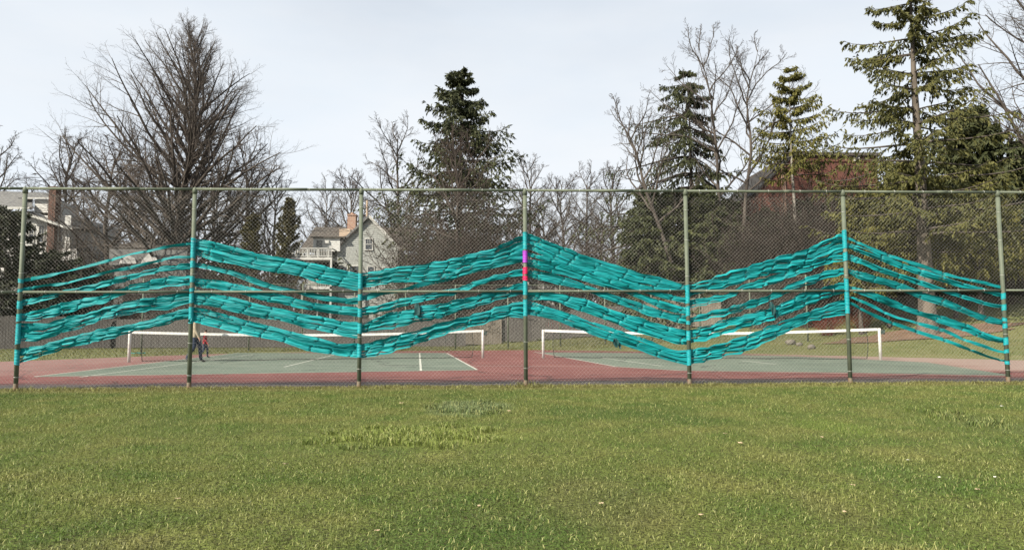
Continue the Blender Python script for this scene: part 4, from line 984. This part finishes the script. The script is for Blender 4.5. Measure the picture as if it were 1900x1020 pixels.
for px, top, Y, kd, mt, wd in ((1040, 440, 46, 0, 'twig', 1.1), (1085, 425, 45, 1, 'twigred', 1), (1130, 430, 44, 2, 'twig', 1.1), (1150, 520, 36, 0, 'twigdark', 1.2), (1345, 530, 33, 0, 'twigdark', 1.2)):
    shrub(px, top, Y, kd, mt, 'leafless shrub in the thicket between the pink-wrapped post and the tall bare pair', th+', right of the middle', wd, rs.uniform(0, 6))
for px, top, Y, kd, mt, wd in ((1400, 400, 31, 0, 'twigdark', 1.1), (1440, 385, 30, 1, 'twigdark', 1), (1478, 400, 29, 2, 'twigdark', 1.2), (1515, 372, 30, 0, 'twigdark', 1.1), (1552, 395, 29, 1, 'twigdark', 1), (1530, 330, 34, 2, 'twigdark', 1.2), (1455, 470, 27, 2, 'twigdark', 1.3), (1500, 480, 26, 1, 'twigdark', 1.2), (1410, 500, 28, 0, 'twig', 1.2), (1420, 420, 33, 1, 'twigdark', 1.2), (1495, 395, 33.5, 0, 'twigdark', 1.2), (1540, 440, 27.5, 2, 'twigdark', 1.2), (1565, 420, 32, 1, 'twigdark', 1.2), (1508, 308, 36.5, 1, 'twigdark', 1.0), (1562, 318, 37, 0, 'twigdark', 1.0), (1450, 340, 36, 0, 'twigdark', 1.0), (1530, 372, 31, 0, 'twigdark', 1.0), (1470, 362, 32, 1, 'twigdark', 1.0)):
    shrub(px, top, Y, kd, mt, 'leafless reddish-brown shrub before the brick building', th+', by the brick building', wd, rs.uniform(0, 6))
for px, top, Y, kd, mt, wd in ((1640, 520, 26, 0, 'twigred', 1.3), (1700, 530, 27, 1, 'twig', 1.2), (1800, 520, 26, 2, 'twigred', 1.2), (1870, 440, 25, 0, 'twigred', 1.1), (1925, 420, 24, 1, 'twig', 1.1)):
    shrub(px, top, Y, kd, mt, 'leafless shrub on the bank behind the big spruce trunk', th+', on the bank', wd, rs.uniform(0, 6))
for px, top, Y, kd, wd, lb in ((1600, 552, 23.0, 1, 1.35, 'rust-red twiggy shrub on the bank right of the sixth fence post'), (1535, 572, 22.5, 0, 1.6, 'low rust-red twiggy shrub left of the sixth fence post'), (1670, 570, 24.5, 1, 1.6, 'dull red shrub left of the thick pale trunk'), (1780, 572, 24.5, 2, 1.8, 'dull red shrub right of the thick pale trunk')):
    shrub(px, top, Y, kd, 'redshrub', lb, 'red shrubs on the bank', wd, rs.uniform(0, 6))
# distant wood that closes the view between the trunks
g = np.random.default_rng(9); nS = 300
p = np.stack([g.uniform(-95, 95, nS), g.uniform(84, 112, nS), np.zeros(nS)], -1); L = g.uniform(6, 11.5, nS)
P1, R1 = grow(p, np.tile([0, 0, 1.], (nS, 1))+g.normal(0, .1, (nS, 3)), L, np.full(nS, .12), np.full(nS, .02), 6, .1, .08, g)
c = spawn(P1, R1, L, 9, .2, 1, .7, .4, g); P2, R2 = grow(c[0], c[1], c[2], np.full(len(c[2]), .03), np.full(len(c[2]), .012), 4, .08, .14, g)
c = spawn(P2, R2, c[2], 5, .1, 1, .7, .5, g); P3, R3 = grow(c[0], c[1], c[2], np.full(len(c[2]), .014), np.full(len(c[2]), .008), 1, .05, .15, g)
V, F = tubes([(P1, (R1, 4)), (P2, R2), (P3, R3)])
tag(link('distant_wood', mesh_np('distant_wood', V, F, True), M['twig']), 'distant leafless wood closing the view behind the houses', 'wood', kind='stuff')

# ------------------------------------------------------------------ houses
class HB:
    """a building: pixels of its front face -> local metres"""
    def __init__(s, name, px, Y, label, cat='house'):
        p = at(px, 613, Y); s.Y = Y; s.o = Vector((p.x, Y, 0)); s.root = empty(name, s.o, label, cat)
    def x(s, px): return at(px, 500, s.Y).x-s.o.x
    def z(s, py, px=950): return at(px, py, s.Y).z
    def part(s, name, mat, mb, parent=None): return mb.build(name, M[mat] if isinstance(mat, str) else mat, parent or s.root)
def courses(mb, xl, xr, z0, z1, y, c=.16, out=.03):
    """lapped siding: one wedge per course, butt edges proud"""
    z = z0
    while z < z1-.01:
        t = min(z+c, z1); a0, a1, b0_, b1 = xl(z), xr(z), xl(t), xr(t)
        if a1-a0 > .05:
            b1 = max(b1, b0_+.01)
            mb.hexa([(a0, y-out, z), (a1, y-out, z), (a1, y, z), (a0, y, z), (b0_, y-.004, t), (b1, y-.004, t), (b1, y, t), (b0_, y, t)])
        z = t
def window(h, x0, x1, z0, z1, y, name='window', sash=True, cols=2, glass='glass'):
    w = .07; m = MB().box(x0-w, x1+w, y-.07, y+.02, z1, z1+w*1.2).box(x0-w, x0, y-.06, y+.02, z0, z1).box(x1, x1+w, y-.06, y+.02, z0, z1).box(x0-w*1.3, x1+w*1.3, y-.1, y+.02, z0-w, z0)
    f = h.part(name, 'trim', m); h.part('pane', glass, MB().box(x0+.001, x1-.001, y-.02, y+.0, z0+.001, z1-.001), f)
    if sash:
        m = MB().box(x0, x1, y-.045, y-.021, (z0+z1)/2-.025, (z0+z1)/2+.025)
        for i in range(1, cols): m.box(x0+(x1-x0)*i/cols-.012, x0+(x1-x0)*i/cols+.012, y-.04, y-.022, (z0+z1)/2+.025, z1)
        h.part('muntin', 'trim', m, f)
    return f
# --- shingled house
h = HB('shingled_house', 640, 42, 'grey-green shingled house with steep gable, balcony and brick chimney')
ax, az_ = h.x(684), h.z(402); el, er = h.x(622), h.x(741); ez = h.z(461)
mb = MB(); lo = 0.0
sl_l = (az_-ez)/(ax-el); sl_r = (az_-ez)/(er-ax)
xl = lambda z: el+.12 if z < ez else el+.12+(z-ez)/sl_l
xr = lambda z: er-.12 if z < ez else er-.12-(z-ez)/sl_r
courses(mb, xl, xr, lo, az_-.15, 0)
h.part('gable_siding', 'shingle', mb)
h.part('gable_wall', 'shingle', MB().prism([(el+.12, 0), (er-.12, 0), (er-.12, ez), (ax, az_-.12), (el+.12, ez)], .002, 7.0))
h.part('gable_roof', 'roof', MB().slab((ax, -.25, az_), (ax, 7.2, az_), (el-.1, 7.2, ez-.12), (el-.1, -.25, ez-.12), .12).slab((er+.1, -.25, ez-.12), (er+.1, 7.2, ez-.12), (ax, 7.2, az_), (ax, -.25, az_), .12))
h.part('rake_board', 'trim', MB().bar((ax+.02, -.28, az_-.02), (er+.12, -.28, ez-.14), .05, .2)); h.part('rake_board', 'roofgrey', MB().bar((ax-.02, -.28, az_-.02), (el-.12, -.28, ez-.14), .05, .16))
window(h, h.x(678), h.x(690), h.z(463), h.z(444), -.02, cols=3)
for (a, b, c, d) in ((632, 644, 520, 495), (649, 669, 520, 494), (683, 694, 520, 495), (711, 722, 520, 497)): window(h, h.x(a), h.x(b), h.z(c), h.z(d), -.02, cols=2, sash=False)
# main block: long roof facing the courts
rx0, rx1 = h.x(560), h.x(760); rz = h.z(411); ry = 3.2
h.part('main_wall', 'shingle', MB().box(h.x(566), h.x(752), .9, 7.4, 0, h.z(470)))
h.part('main_roof', 'roof', MB().slab((rx0-.2, -.3, h.z(467)), (el, -.3, h.z(467)), (el+2.6, ry, rz), (rx0+.2, ry, rz), .12).slab((er-2.6, ry, rz), (er-2.6, ry+4, h.z(462)), (rx0+.2, ry+4, h.z(462)), (rx0+.2, ry, rz), .12).slab((er-.1, .1, h.z(463)), (h.x(770), .1, h.z(463)), (h.x(762), ry, rz), (ax+.3, ry, rz), .12))
# dormer with balcony door
dx0, dx1 = h.x(582), h.x(632); dz0, dz1 = h.z(467), h.z(441); mb = MB(); courses(mb, lambda z: dx0, lambda z: dx1, dz0, dz1, -.35, .16)
h.part('dormer_siding', 'siding', mb); h.part('dormer_wall', 'siding', MB().box(dx0, dx1, -.349, 2.4, dz0, dz1)); h.part('dormer_roof', 'roof', MB().slab((dx0-.15, -.55, dz1), (dx1+.4, -.55, dz1), (dx1+.4, 2.6, dz1+.45), (dx0-.15, 2.6, dz1+.45), .1))
d = h.part('balcony_door', 'trim', MB().box(h.x(587), h.x(588.5), -.44, -.36, dz0+.03, h.z(447)).box(h.x(600), h.x(602), -.44, -.36, dz0+.03, h.z(447)).box(h.x(587), h.x(602), -.44, -.36, h.z(447), h.z(445.5)))
h.part('door_panel', 'roofgrey', MB().box(h.x(588.6), h.x(599.9), -.41, -.36, dz0+.03, h.z(447.1)), d); h.part('wall_lamp', 'trim', MB().box(h.x(604), h.x(612), -.52, -.36, h.z(453), h.z(447.5)))
bx0, bx1 = h.x(546), h.x(627); bz0, bz1 = h.z(482), h.z(466); by = -2.2
b_ = h.part('balcony', 'trim', MB().box(bx0, bx1, by, -.36, bz0-.22, bz0-.02).box(bx0, bx1, by, by+.09, bz1-.07, bz1).box(bx0, bx1, by+.01, by+.08, bz0+.05, bz0+.1).box(bx1-.09, bx1, by+.1, -.4, bz1-.07, bz1-.002))
mb = MB(); n = 26
for i in range(n+1):
    x = bx0+.04+(bx1-bx0-.08)*i/n
    if i % 6 == 0: mb.box(x-.045, x+.045, by, by+.088, bz0-.02, bz1+.05)
    elif i % 6 in (2, 4) and i < 14: mb.bar((x-.2, by+.045, bz0+.1), (x+.2, by+.045, bz1-.07), .03); mb.bar((x+.2, by+.06, bz0+.1), (x-.2, by+.06, bz1-.07), .03)
    else: mb.box(x-.02, x+.02, by+.03, by+.06, bz0+.1, bz1-.07)
h.part('balusters', 'trim', mb, b_)
h.part('porch_column', 'trim', MB().box(bx1-.14, bx1, by, by+.14, 0, bz0-.22)); h.part('porch_column', 'trim', MB().box(bx0, bx0+.14, by, by+.14, 0, bz0-.22))
pz0, pz1 = h.z(534), h.z(521); h.part('porch_deck', 'trim', MB().box(bx0, bx1, by, -.36, pz0-.2, pz0))
mb = MB().box(bx0, bx1, by+.01, by+.07, pz1-.06, pz1)
for i in range(n):
    x = bx0+(bx1-bx0)*(i+.5)/n; mb.box(x-.018, x+.018, by+.03, by+.05, pz0, pz1-.06)
h.part('porch_railing', 'trim', mb)
h.part('porch_opening', 'dark', MB().box(h.x(552), bx1+.1, -.355, -.3, h.z(520), bz0-.24)); h.part('porch_opening', 'dark', MB().box(h.x(552), bx1+.1, -.36, -.31, h.z(590), pz0-.3))
for px in (572, 600): h.part('porch_column', 'trim', MB().box(h.x(px), h.x(px)+.1, by+.15, by+.25, 0, pz0-.2))
ch = h.part('chimney', 'brick', MB().box(h.x(634), h.x(650), 2.0, 2.8, h.z(432), h.z(393)).box(h.x(633), h.x(651), 1.95, 2.85, h.z(393), h.z(390.5)))
h.part('chimney_pot', 'brick', MB().tube([(h.x(642), 2.4, h.z(391)), (h.x(642), 2.4, h.z(386))], [.16, .13], 10), ch)
h.part('roof_box', 'tan', MB().box(h.x(624), h.x(645), .9, 2.0, h.z(436), h.z(422))); h.part('roof_box', 'roofpale', MB().box(h.x(645.3), h.x(655), 1.2, 2.0, h.z(432), h.z(423)))
h.part('vent_pipe', 'tan', MB().tube([(h.x(668), 3.0, h.z(415)), (h.x(668), 3.0, h.z(360))], .09, 8))
# --- white house at the left
h = HB('white_house', 60, 52, 'white clapboard house with grey roofs and brick chimney at the left')
wx0, wx1 = h.x(-120), h.x(128); wz1 = h.z(402)
mb = MB(); courses(mb, lambda z: wx0, lambda z: wx1, 0, wz1, 0, .2); h.part('clapboard', 'siding', mb); h.part('wall', 'siding', MB().box(wx0, wx1, .002, 9, 0, wz1))
h.part('wall_top', 'siding', MB().prism([(wx0, wz1), (h.x(128), h.z(425)), (h.x(128), h.z(421)), (h.x(62), h.z(397)), (wx0, h.z(394))], .004, 8.9))
h.part('eave', 'trim', MB().bar((h.x(44), -.95, h.z(398)), (h.x(142), -.95, h.z(430)), .08, .2))
h.part('roof', 'roofgrey', MB().slab((h.x(-140), -.9, h.z(389)), (h.x(66), -.9, h.z(391)), (h.x(0), 4, h.z(345)), (h.x(-140), 4, h.z(340)), .14).slab((h.x(20), .5, h.z(368)), (h.x(92), .5, h.z(368)), (h.x(72), 3.5, h.z(350)), (h.x(10), 3.5, h.z(346)), .12).slab((h.x(44), -.9, h.z(396)), (h.x(143), -.9, h.z(428)), (h.x(135), 5, h.z(408)), (h.x(60), 5, h.z(384)), .12))
h.part('eave_board', 'trim', MB().bar((h.x(-140), -.95, h.z(391)), (h.x(62), -.95, h.z(392)), .06, .2))
mb = MB(); courses(mb, lambda z: h.x(48), lambda z: h.x(83), h.z(394), h.z(370), .8, .16); h.part('dormer_siding', 'siding', mb); h.part('dormer_wall', 'siding', MB().box(h.x(48), h.x(83), .802, 5, h.z(394), h.z(370)))
h.part('dormer_eave', 'trim', MB().bar((h.x(28), .5, h.z(369)), (h.x(90), .5, h.z(369)), .08, .14))
h.part('chimney', 'oldbrick', MB().box(h.x(91), h.x(104), -.55, .3, 0, h.z(354)).box(h.x(90), h.x(105), -.6, .35, h.z(354), h.z(351.5)))
for (a, b) in ((70, 79), (52, 60), (108, 114)): window(h, h.x(a), h.x(b), h.z(450), h.z(421), -.03)
for (a, b) in ((58, 66), (76, 84)): window(h, h.x(a), h.x(b), h.z(525), h.z(492), -.03)
h.part('porch_roof', 'roofpale', MB().slab((h.x(84), -2.6, h.z(503)), (h.x(176), -2.6, h.z(503)), (h.x(140), 0, h.z(462)), (h.x(98), 0, h.z(460)), .1)); h.part('porch_wall', 'siding', MB().box(h.x(95), h.x(168), -2.0, -.05, 0, h.z(506)))
window(h, h.x(105), h.x(120), h.z(540), h.z(512), -2.03); window(h, h.x(135), h.x(152), h.z(540), h.z(512), -2.03)
# --- low grey garage left of the second post
h = HB('garage', 265, 44, 'low grey garage with twin gables behind the leftmost bay', 'garage')
h.part('wall', 'roofgrey', MB().box(h.x(212), h.x(345), 0, 6, 0, h.z(492)))
h.part('roof', 'roof', MB().slab((h.x(206), -.4, h.z(460)), (h.x(350), -.4, h.z(462)), (h.x(340), 3.4, h.z(436)), (h.x(220), 3.4, h.z(436)), .15)); h.part('fascia', 'roofgrey', MB().box(h.x(206), h.x(350), -.36, -.02, h.z(492), h.z(463)))
for a, b, c in ((226, 258, 474), (266, 298, 470)): h.part('gable_panel', 'roofpale', MB().prism([(h.x(a), h.z(490)), (h.x(b), h.z(490)), (h.x(b)-.1, h.z(481)), (h.x((a+b)/2), h.z(c)), (h.x(a)+.1, h.z(484))], -.5, -.37))
h.part('garage_door', 'dark', MB().box(h.x(230), h.x(262), -.03, 0, 0, h.z(545))); h.part('garage_door', 'dark', MB().box(h.x(275), h.x(308), -.03, 0, 0, h.z(545)))
# --- white cottage right of the middle post
h = HB('white_cottage', 960, 47, 'white cottage with a thin brick chimney and grey side wing behind the middle post')
x0, x1 = h.x(896), h.x(986); zt_ = h.z(466); mb = MB(); courses(mb, lambda z: x0 if z < zt_ else x0+(z-zt_)*1.2, lambda z: x1, 0, zt_+.1, 0, .2); h.part('clapboard', 'siding', mb)
h.part('wall', 'siding', MB().box(x0, x1, .002, 7, 0, zt_)); h.part('side_wall', 'roofpale', MB().box(x1+.002, h.x(1020), .5, 6.5, 0, h.z(488)))
h.part('roof', 'roof', MB().slab((x0-.3, -.35, zt_), (x1+.3, -.35, zt_), (x1+.1, 3.5, h.z(446)), (x0+.2, 3.5, h.z(440)), .14).slab((x1+.2, .2, h.z(489)), (h.x(1024), .2, h.z(489)), (h.x(1015), 3.5, h.z(470)), (x1+.2, 3.5, h.z(470)), .12))
window(h, h.x(962), h.x(969), h.z(523), h.z(508), -.03); window(h, h.x(915), h.x(923), h.z(520), h.z(500), -.03)
h.part('wing', 'roofpale', MB().box(h.x(1003), h.x(1078), -1.5, 4, 0, h.z(518))); h.part('wing_roof', 'roofgrey', MB().slab((h.x(1000), -1.8, h.z(519)), (h.x(1082), -1.8, h.z(519)), (h.x(1078), 1.5, h.z(508)), (h.x(1004), 1.5, h.z(508)), .12))
window(h, h.x(1048), h.x(1060), h.z(552), h.z(537), -1.53)
ch = h.part('chimney', 'brick', MB().box(h.x(997), h.x(1006), 1.8, 2.3, h.z(500), h.z(417))); h.part('chimney_cap', 'dark', MB().box(h.x(998), h.x(1005), 1.85, 2.25, h.z(417), h.z(413)).box(h.x(996.5), h.x(1006.5), 1.75, 2.35, h.z(413), h.z(411)), ch)
# --- brick building on the right
h = HB('brick_building', 1540, 42, 'dark red brick building with flat roof behind the slender spruce', 'building')
bx0, bx1, bt_ = h.x(1478), h.x(1636), h.z(286)
h.part('wall', 'redbrick', MB().prism([(h.x(1405), 0), (bx1, 0), (bx1, bt_), (bx0, bt_), (h.x(1408), h.z(356))], 0, 10))
h.part('parapet_cap', 'roof', MB().box(bx0-.1, bx1+.2, -.2, 10.2, bt_+.002, bt_+.25)); h.part('band_course', 'redbrick', MB().box(bx0, bx1, -.08, -.003, h.z(297), h.z(295)))
h.part('sloping_roof', 'darkroof', MB().slab((bx0, -.1, bt_+.12), (bx0, 10.2, bt_+.12), (h.x(1402), 10.2, h.z(358)), (h.x(1402), -.1, h.z(358)), .14))
h.part('pilaster', 'brick', MB().box(h.x(1455), h.x(1462), -.15, -.003, 0, h.z(303)))
for a, b, c, d in ((1594, 1601, 294, 287),): window(h, h.x(a), h.x(b), h.z(c), h.z(d), -.03, sash=False)
h.part('wing_wall', 'redbrick', MB().box(bx1+.002, h.x(1790), 1, 9, 0, h.z(352))); h.part('wing_roof', 'roof', MB().box(h.x(1632), h.x(1800), .4, 9.3, h.z(351), h.z(343))); h.part('fascia', 'trim', MB().box(h.x(1632), h.x(1800), .33, .398, h.z(345.5), h.z(342)))
window(h, h.x(1655), h.x(1675), h.z(385), h.z(365), .97); window(h, h.x(1740), h.x(1760), h.z(385), h.z(365), .97)

# ------------------------------------------------------------------ two parked cars beyond the board fence
def car(px, Y, label, paint, rz, zoff=0.0):
    p = at(px, 613, Y); root = empty('parked_car', (p.x, Y, -.03+zoff), label, 'car', 'cars parked behind the board fence', rz=rz)
    pm_ = pmat('car_paint', paint, tuple(c*.85 for c in paint), 2, .25, spec=.6)
    prof = [(-2.1,.35),(-2.15,.62),(-2.0,.92),(-1.45,1.0),(-.95,1.0),(1.0,.98),(1.75,.86),(2.1,.7),(2.15,.4),(2.1,.3),(-2.0,.28)]
    MB().prism(prof, -.85, .85).build('body', pm_, root)
    cab = [(-1.5,.99),(-1.0,1.46),(.2,1.48),(.95,.985)]
    m = MB(); b = len(m.v)
    m.v += [(x, -.8+.16*(z-.98)/.5, z) for x, z in cab]+[(x, .8-.16*(z-.98)/.5, z) for x, z in cab]
    m.f += [(0,1,2,3),(7,6,5,4),(0,4,5,1),(1,5,6,2),(2,6,7,3)]; m.build('cabin_glass', M['glass'], root)
    m = MB(); m.slab((-1.02,-.66,1.50),(.22,-.66,1.51),(.22,.66,1.51),(-1.02,.66,1.50),.05)
    for s in (-1, 1): m.bar((-1.5,s*.80,.99),(-1.0,s*.65,1.47),.07); m.bar((.95,s*.80,.99),(.2,s*.65,1.49),.06); m.bar((-.4,s*.80,.99),(-.4,s*.65,1.49),.07)
    m.build('roof_frame', pm_, root)
    for x in (-1.3, 1.32):
        for s in (-1, 1):
            w = MB().tube([(x, s*.72, .31), (x, s*.88, .31)], .31, 16).build('wheel', M['dark'], root); MB().tube([(x, s*.881, .31), (x, s*.895, .31)], .19, 12).build('rim', M['roofpale'], w)
    for s in (-1, 1): MB().box(2.06, 2.155, s*.62-.14, s*.62+.14, .58, .70).build('headlight', M['trim'], root); MB().box(-2.16, -2.08, s*.66-.1, s*.66+.1, .68, .85).build('tail_light', M['pink'], root)
    MB().box(2.12, 2.2, -.8, .8, .38, .52).box(-2.2, -2.1, -.8, .8, .38, .52).build('bumper', M['dark'], root)
    return root
car(1126, 44.5, 'dark blue car parked behind the board fence right of the middle post', (.03,.045,.07), math.pi, .95)
car(1068, 38.5, 'red car showing just above the board fence', (.42,.03,.035), 0.15, .75)

# ------------------------------------------------------------------ people on the left court
def person(loc, H, rz, label, joints, regions, hairc, seed):
    """one continuous body grown from a jointed skeleton; regions(x,y,z)->material index"""
    pts, edges, rad = joints
    me = bpy.data.meshes.new('person'); me.from_pydata([tuple(c*H for c in p) for p in pts], edges, []); me.update()
    tmp = bpy.data.objects.new('tmp_body', me); col.objects.link(tmp)
    md = tmp.modifiers.new('skin', 'SKIN'); md.use_smooth_shade = True
    for i, r in enumerate(rad): me.skin_vertices[0].data[i].radius = (r[0]*H, r[1]*H) if isinstance(r, tuple) else (r*H, r*H)
    me.skin_vertices[0].data[0].use_root = True
    sb = tmp.modifiers.new('sub', 'SUBSURF'); sb.levels = 2; sb.render_levels = 2
    dg = bpy.context.evaluated_depsgraph_get(); body = bpy.data.meshes.new_from_object(tmp.evaluated_get(dg))
    bpy.data.objects.remove(tmp); bpy.data.meshes.remove(me)
    body.materials.clear()
    for mt in regions[0]: body.materials.append(mt)
    for p in body.polygons: c = p.center/H; p.material_index = regions[1](c.x, c.y, c.z); p.use_smooth = True
    body.name = 'person'
    o = bpy.data.objects.new('person', body); col.objects.link(o); o.location = loc; o.rotation_euler.z = rz
    tag(o, label, 'person')
    # hair cap and face
    hm = MB(); n = 12; hx, hz = pts[HEAD][0]*H, pts[HEAD][2]*H; R = .062*H
    for i in range(7):
        th_ = math.pi*.55*i/6
        for k in range(n):
            a = 2*math.pi*k/n; f = 1.08 if math.cos(a) < .4 or i < 3 else .90
            hm.v.append((hx-.004*H+R*f*math.sin(th_)*math.cos(a), R*.9*f*math.sin(th_)*math.sin(a), hz+.012*H+R*1.12*math.cos(th_)))
    for i in range(6):
        for k in range(n): hm.f.append((i*n+k, (i+1)*n+k, (i+1)*n+(k+1) % n, i*n+(k+1) % n))
    hm.build('hair', hairc, o, True)
    fm = MB(); fm.hexa([(hx+R*.85, -.010*H, hz-.012*H), (hx+R*1.18, -.006*H, hz-.012*H), (hx+R*1.18, .006*H, hz-.012*H), (hx+R*.85, .010*H, hz-.012*H), (hx+R*.9, -.004*H, hz+.018*H), (hx+R*1.0, -.003*H, hz+.018*H), (hx+R*1.0, .003*H, hz+.018*H), (hx+R*.9, .004*H, hz+.018*H)]); fm.build('nose', regions[0][0], o, True)
    em = MB()
    for s in (-1, 1): em.tube([(hx+R*.86, s*.02*H, hz+.012*H), (hx+R*.93, s*.02*H, hz+.012*H)], .007*H, 8)
    em.build('eyes', M['dark'], o, True)
    MB().box(hx+R*.82, hx+R*.93, -.016*H, .016*H, hz-.033*H, hz-.028*H).build('mouth', M['pink'], o)
    return o
HEAD = 5
def skeleton(stride, armsw, bentback=.0):
    """walking towards +x; returns joints, edges, radii in units of height"""
    P_ = [(0,0,.53),(0,0,.62),(0,0,.74),(.0,0,.81),(.008,0,.86),(.018,0,.925),(.02,0,.965)]; R__ = [(.075,.09),(.068,.085),(.078,.10),(.06,.085),.036,(.056,.05),(.036,.032)]
    E_ = [(0,1),(1,2),(2,3),(3,4),(4,5),(5,6)]
    def chain(st, pts, rad):
        prev = st
        for p, r in zip(pts, rad): P_.append(p); R__.append(r); E_.append((prev, len(P_)-1)); prev = len(P_)-1
        return prev
    for s, f in ((1, 1), (-1, -1)):
        k = stride*f; fwd = .06 if f > 0 else -.02
        chain(0, [(0+.02*f, s*.05, .49), (k*.45+.03, s*.052, .29), (k*.9-(.06 if f < 0 else 0), s*.052, .055+(.03 if f < 0 else 0)), (k*.9+.045-(.05 if f < 0 else 0), s*.055, .022+(.005 if f < 0 else 0)), (k*.9+.10-(.06 if f < 0 else 0), s*.058, .018)], [.058, .042, .028, (.026,.022), (.020,.016)])
        a = -armsw*f
        w = chain(3, [(0, s*.10, .795), (a*.4-.01, s*.118, .64), (a*.9+.03, s*.118, .50), (a*.98+.04, s*.118, .465)], [.04, .031, .022, (.018,.024)])
        wp = P_[w]
        for q, (dy, L) in enumerate(((-.014,.040),(-.005,.046),(.005,.044),(.014,.036))):
            chain(w, [(wp[0]+.008, wp[1]+dy, wp[2]-.018), (wp[0]+.016, wp[1]+dy, wp[2]-.018-L*.5), (wp[0]+.012, wp[1]+dy, wp[2]-.018-L)], [.006, .0055, .004])
        chain(w, [(wp[0]+.022, wp[1]-s*.004, wp[2]-.006), (wp[0]+.034, wp[1]-s*.006, wp[2]-.024)], [.0065, .005])
    return P_, E_, R__
skin = pmat('skin', (.50,.30,.22), (.45,.26,.19), 6, .55); beige = pmat('beige_jacket', (.36,.31,.23), (.29,.25,.18), 6, .85, .3, 30); jeans = pmat('dark_jeans', (.022,.032,.06), (.035,.045,.075), 8, .9, .3, 60)
shoe = pmat('dark_shoe', (.02,.02,.022), (.03,.03,.03), 5, .6); hairm = pmat('brown_hair', (.06,.04,.025), (.04,.028,.018), 30, .7)
def plaid():
    m = bpy.data.materials.new('red_plaid'); m.use_nodes = True; t = m.node_tree; b = t.nodes['Principled BSDF']; b.inputs['Roughness'].default_value = .9
    tcn = N(t, 'ShaderNodeTexCoord'); ck = N(t, 'ShaderNodeTexChecker'); ck.inputs['Scale'].default_value = 11; ck.inputs['Color1'].default_value = (.32,.012,.02,1); ck.inputs['Color2'].default_value = (.03,.008,.012,1)
    t.links.new(tcn.outputs['Object'], ck.inputs['Vector']); t.links.new(ck.outputs['Color'], b.inputs['Base Color']); return m
def reg_man(x, y, z):
    if z > .845: return 0
    if z < .035 or (z < .06 and abs(x) > .1): return 3
    if abs(y) > .098 and .34 < z < .485: return 0
    return 1 if z > .48 else 2
pl = gp(364, 671.5)
person((pl[0], pl[1]-.1, .004), 1.72, .15, 'person in a beige jacket and dark jeans walking beside the left tennis net', skeleton(.10, .05), ([skin, beige, jeans, shoe], reg_man), hairm, 1)
pc = gp(376, 664.5)
person((pc[0]-.1, pc[1]+.45, .004), 1.12, .1, 'smaller person in a red plaid shirt and jeans behind the left tennis net', skeleton(.09, .10), ([skin, plaid(), jeans, shoe], reg_man), pmat('dark_hair', (.03,.02,.015), (.02,.015,.01), 30, .7), 2)

# ------------------------------------------------------------------ small things
def crumple(px, py, L, w, mat, label, name, cat, seed, group=None, z=.012, zf=None):
    r_ = random.Random(seed); p = ground(px, py); nx, ny = 7, 4; V = []; F = []
    a = r_.uniform(0, 3.1)
    for i in range(nx):
        for j in range(ny):
            u = (i/(nx-1)-.5)*L; v = (j/(ny-1)-.5)*w*(1-.7*abs(2*i/(nx-1)-1)**2); V.append((u*math.cos(a)-v*math.sin(a), u*math.sin(a)+v*math.cos(a), r_.uniform(0, .3)*w))
    for i in range(nx-1):
        for j in range(ny-1): q = i*ny+j; F.append((q, q+1, q+ny+1, q+ny))
    o = link(name, mesh_np(name, V, F, True), mat); zz = float(LAWN(np.array(p.x), np.array(p.y)))+.03 if p.y < 0 else z
    o.location = (p.x, p.y, zz); return tag(o, label, cat, group)
crumple(256, 656.5, .7, .25, M['teal'], 'scrap of teal cloth lying on the court by the left net post', 'cloth_scrap', 'cloth', 2)
leafm = pmat('dry_leaf', (.52,.42,.28), (.38,.27,.16), 20, .8); leafw = pmat('bleached_leaf', (.75,.74,.68), (.6,.58,.5), 20, .8)
for i, (px, py) in enumerate(((889, 918), (1525, 805), (1858, 752), (1684, 842), (1742, 870), (1845, 870), (1581, 882), (1566, 925), (1813, 890), (1115, 912), (944, 762), (745, 749), (530, 850), (1345, 800), (1374, 815), (330, 910), (700, 960), (1300, 930))):
    p_ = ground(px, py); sz = (p_.y+CD)*.0048
    sz *= .75 if i in (2, 3, 4, 5) else 1
    crumple(px, py, sz*1.5, sz, leafw if i in (2, 3, 4, 5) else leafm, 'small pale dry leaf lying on the lawn', 'fallen_leaf', 'leaf', 40+i, 'dry leaves on the lawn')
# broken stones and leaf drift at the foot of the bank
stone = pmat('field_stone', (.17,.15,.125), (.11,.10,.085), 3, .9, .8, 12)
def rock(px, py, s, seed, label):
    r_ = random.Random(seed); p = ground(px, py); n1, n2 = 7, 9; V = []; F = []
    for i in range(n1):
        th_ = math.pi*i/(n1-1)
        for k in range(n2):
            a = 2*math.pi*k/n2; r = s*(.8+.35*r_.random()); V.append((1.2*r*math.sin(th_)*math.cos(a), .9*r*math.sin(th_)*math.sin(a), .75*r*math.cos(th_)))
    for i in range(n1-1):
        for k in range(n2): F.append((i*n2+k, (i+1)*n2+k, (i+1)*n2+(k+1) % n2, i*n2+(k+1) % n2))
    o = link('stone', mesh_np('stone', V, F), stone); o.location = (p.x, p.y, gz(p.x, p.y)+s*.3); tag(o, label, 'stone', 'stones at the foot of the bank')
for i, (px, py, s, lb) in enumerate(((1468, 652, .2, 'largest rough stone at the foot of the bank'), (1484, 653, .14, 'middle one of three rough stones at the foot of the bank'), (1506, 655, .16, 'rightmost rough stone at the foot of the bank'))): rock(px, py, s, i, lb)
